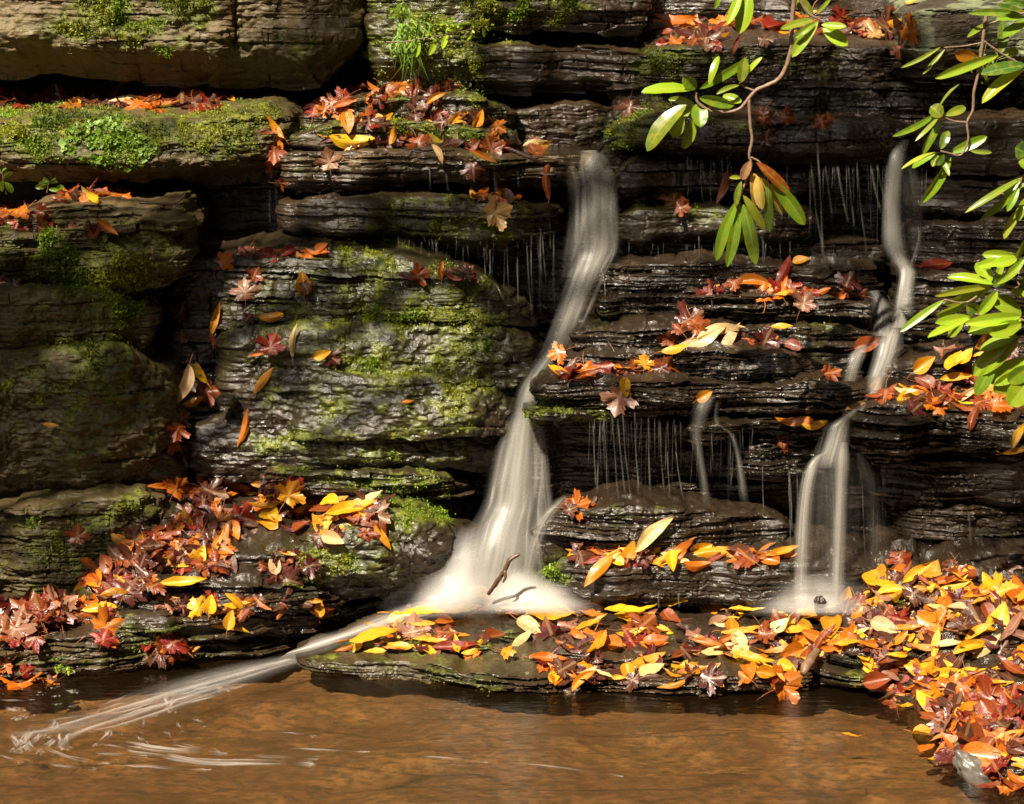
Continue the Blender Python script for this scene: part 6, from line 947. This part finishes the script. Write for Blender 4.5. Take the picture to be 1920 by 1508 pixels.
extra = np.column_stack([trng.normal(-8.6, .7, 900), trng.normal(-4.8, .9, 900), trng.normal(8.3, .6, 900)]); cl = np.vstack([cl, extra]); N = len(cl)
d = trng.normal(0, 1, (N, 3)); d /= np.linalg.norm(d, axis=1)[:, None]; e = np.cross(d, trng.normal(0, 1, (N, 3))); e /= np.linalg.norm(e, axis=1)[:, None]; l = trng.uniform(.026, .046, (N, 1))
q = np.stack([cl - d * l, cl + e * l * .55, cl + d * l, cl - e * l * .55], 1).reshape(-1, 3)
lo = lambda o_: o_ - np.array([-3.9, -3.6, 0])
me = raw_mesh('crown', lo(q), np.arange(4 * N).reshape(-1, 4)); vcol(me, 'tint', np.tile([.20, .20, .02], (4 * N, 1))); obj('crown', me, bpy.data.materials['moss'], root)
co, f = tube(curve_pts(lo(np.array([(-3.9, -3.6, -.6), (-3.85, -3.5, 1.5), (-4.6, -3.9, 3.6), (-6.0, -4.3, 5.6), (-8.0, -4.8, 8.0)])), 40), np.linspace(.17, .05, 40), 14, .2); me = raw_mesh('trunk', co, f); smooth(me); obj('trunk', me, M_TWIG, root)
for k in range(9):
    t_ = cl[trng.randint(0, N - 900)]; b0 = np.array((-4.6 - .25 * k, -3.9 - .07 * k, 3.6 + .35 * k)); co, f = tube(curve_pts(lo(np.array([b0, (b0 + t_) / 2 + [0, 0, .35], t_])), 20), np.linspace(.05, .012, 20), 8, .2); me = raw_mesh('limb', co, f); smooth(me); obj('limb', me, M_TWIG, root)

# unseen trees added round the pool to close the sky and darken the fill
def lit_box(c):
    """True where a leaf would throw its shade on the falls"""
    t = (c[:, 2] - .9) / -SD[2]; g = c + SD * t[:, None]
    return (np.abs(g[:, 0]) < 2.6) & (g[:, 1] > -3.2) & (g[:, 1] < 2.2)
FOREST = [((-3.0, 3.6, 2.7), 7.0, 'unseen broad tree added above and behind the left tower to block sky'), ((3.4, 3.4, 2.7), 7.0, 'unseen broad tree added above and behind the right fall to block sky'), ((3.6, -7.0, .5), 8.0, 'unseen broad tree added on the right bank near the camera to block sky'), ((-5.5, 4.5, 2.6), 8.0, 'unseen tall tree added above the left end of the falls to block sky'), ((1.0, 6.0, 3.0), 8.5, 'unseen tall tree added straight above the falls to block sky'), ((6.0, 3.5, 2.6), 8.0, 'unseen tall tree added above the right end of the falls to block sky'), ((7.0, -4.0, .5), 8.5, 'unseen tree added beside the pool on the right to block sky'), ((4.5, -10.5, .6), 9.0, 'unseen tree added across the pool facing the falls to block sky'), ((-7.0, -1.0, .5), 8.5, 'unseen tree added on the left beyond the shade tree to block sky'), ((-1.5, -13.5, 1.0), 9.5, 'unseen tree added far back across the pool to block sky')]
for b_, hgt, lab in FOREST:
    b_ = np.array(b_, float); rt = empty('sky_block_tree', tuple(b_)); tag(rt, lab, 'tree', 'unseen trees added to block the sky')
    n_ = 3400; c = b_ + np.column_stack([trng.normal(0, 1.9, n_), trng.normal(0, 1.9, n_), hgt * (.25 + .75 * trng.rand(n_))]); c = c[~lit_box(c)]
    x_, y_ = proj(c); dep = (c[:, 1] - CAM[1]); c = c[~((dep > -.5) & (x_ > -250) & (x_ < 2170) & (y_ > -200) & (y_ < 1700))]; n_ = len(c)
    d = trng.normal(0, 1, (n_, 3)); d /= np.linalg.norm(d, axis=1)[:, None]; e = np.cross(d, trng.normal(0, 1, (n_, 3))); e /= np.linalg.norm(e, axis=1)[:, None]; l = trng.uniform(.22, .42, (n_, 1))
    q = np.stack([c - d * l, c + e * l * .6, c + d * l, c - e * l * .6], 1).reshape(-1, 3) - b_; me = raw_mesh('crown', q, np.arange(4 * n_).reshape(-1, 4))
    tn = np.repeat(np.array([[.12, .13, .015]]) * trng.uniform(.5, 1.6, (n_, 1)) + trng.rand(n_, 1) ** 3 * np.array([[.25, .08, .0]]), 4, 0); vcol(me, 'tint', tn); obj('crown', me, bpy.data.materials['moss'], rt)
    co, f = tube(curve_pts(np.array([(0, 0, -.8), (.1, .05, hgt * .4), (.0, .1, hgt * .95)]), 16), np.linspace(.2, .03, 16), 12, .2); me = raw_mesh('trunk', co, f); smooth(me); obj('trunk', me, M_TWIG, rt)
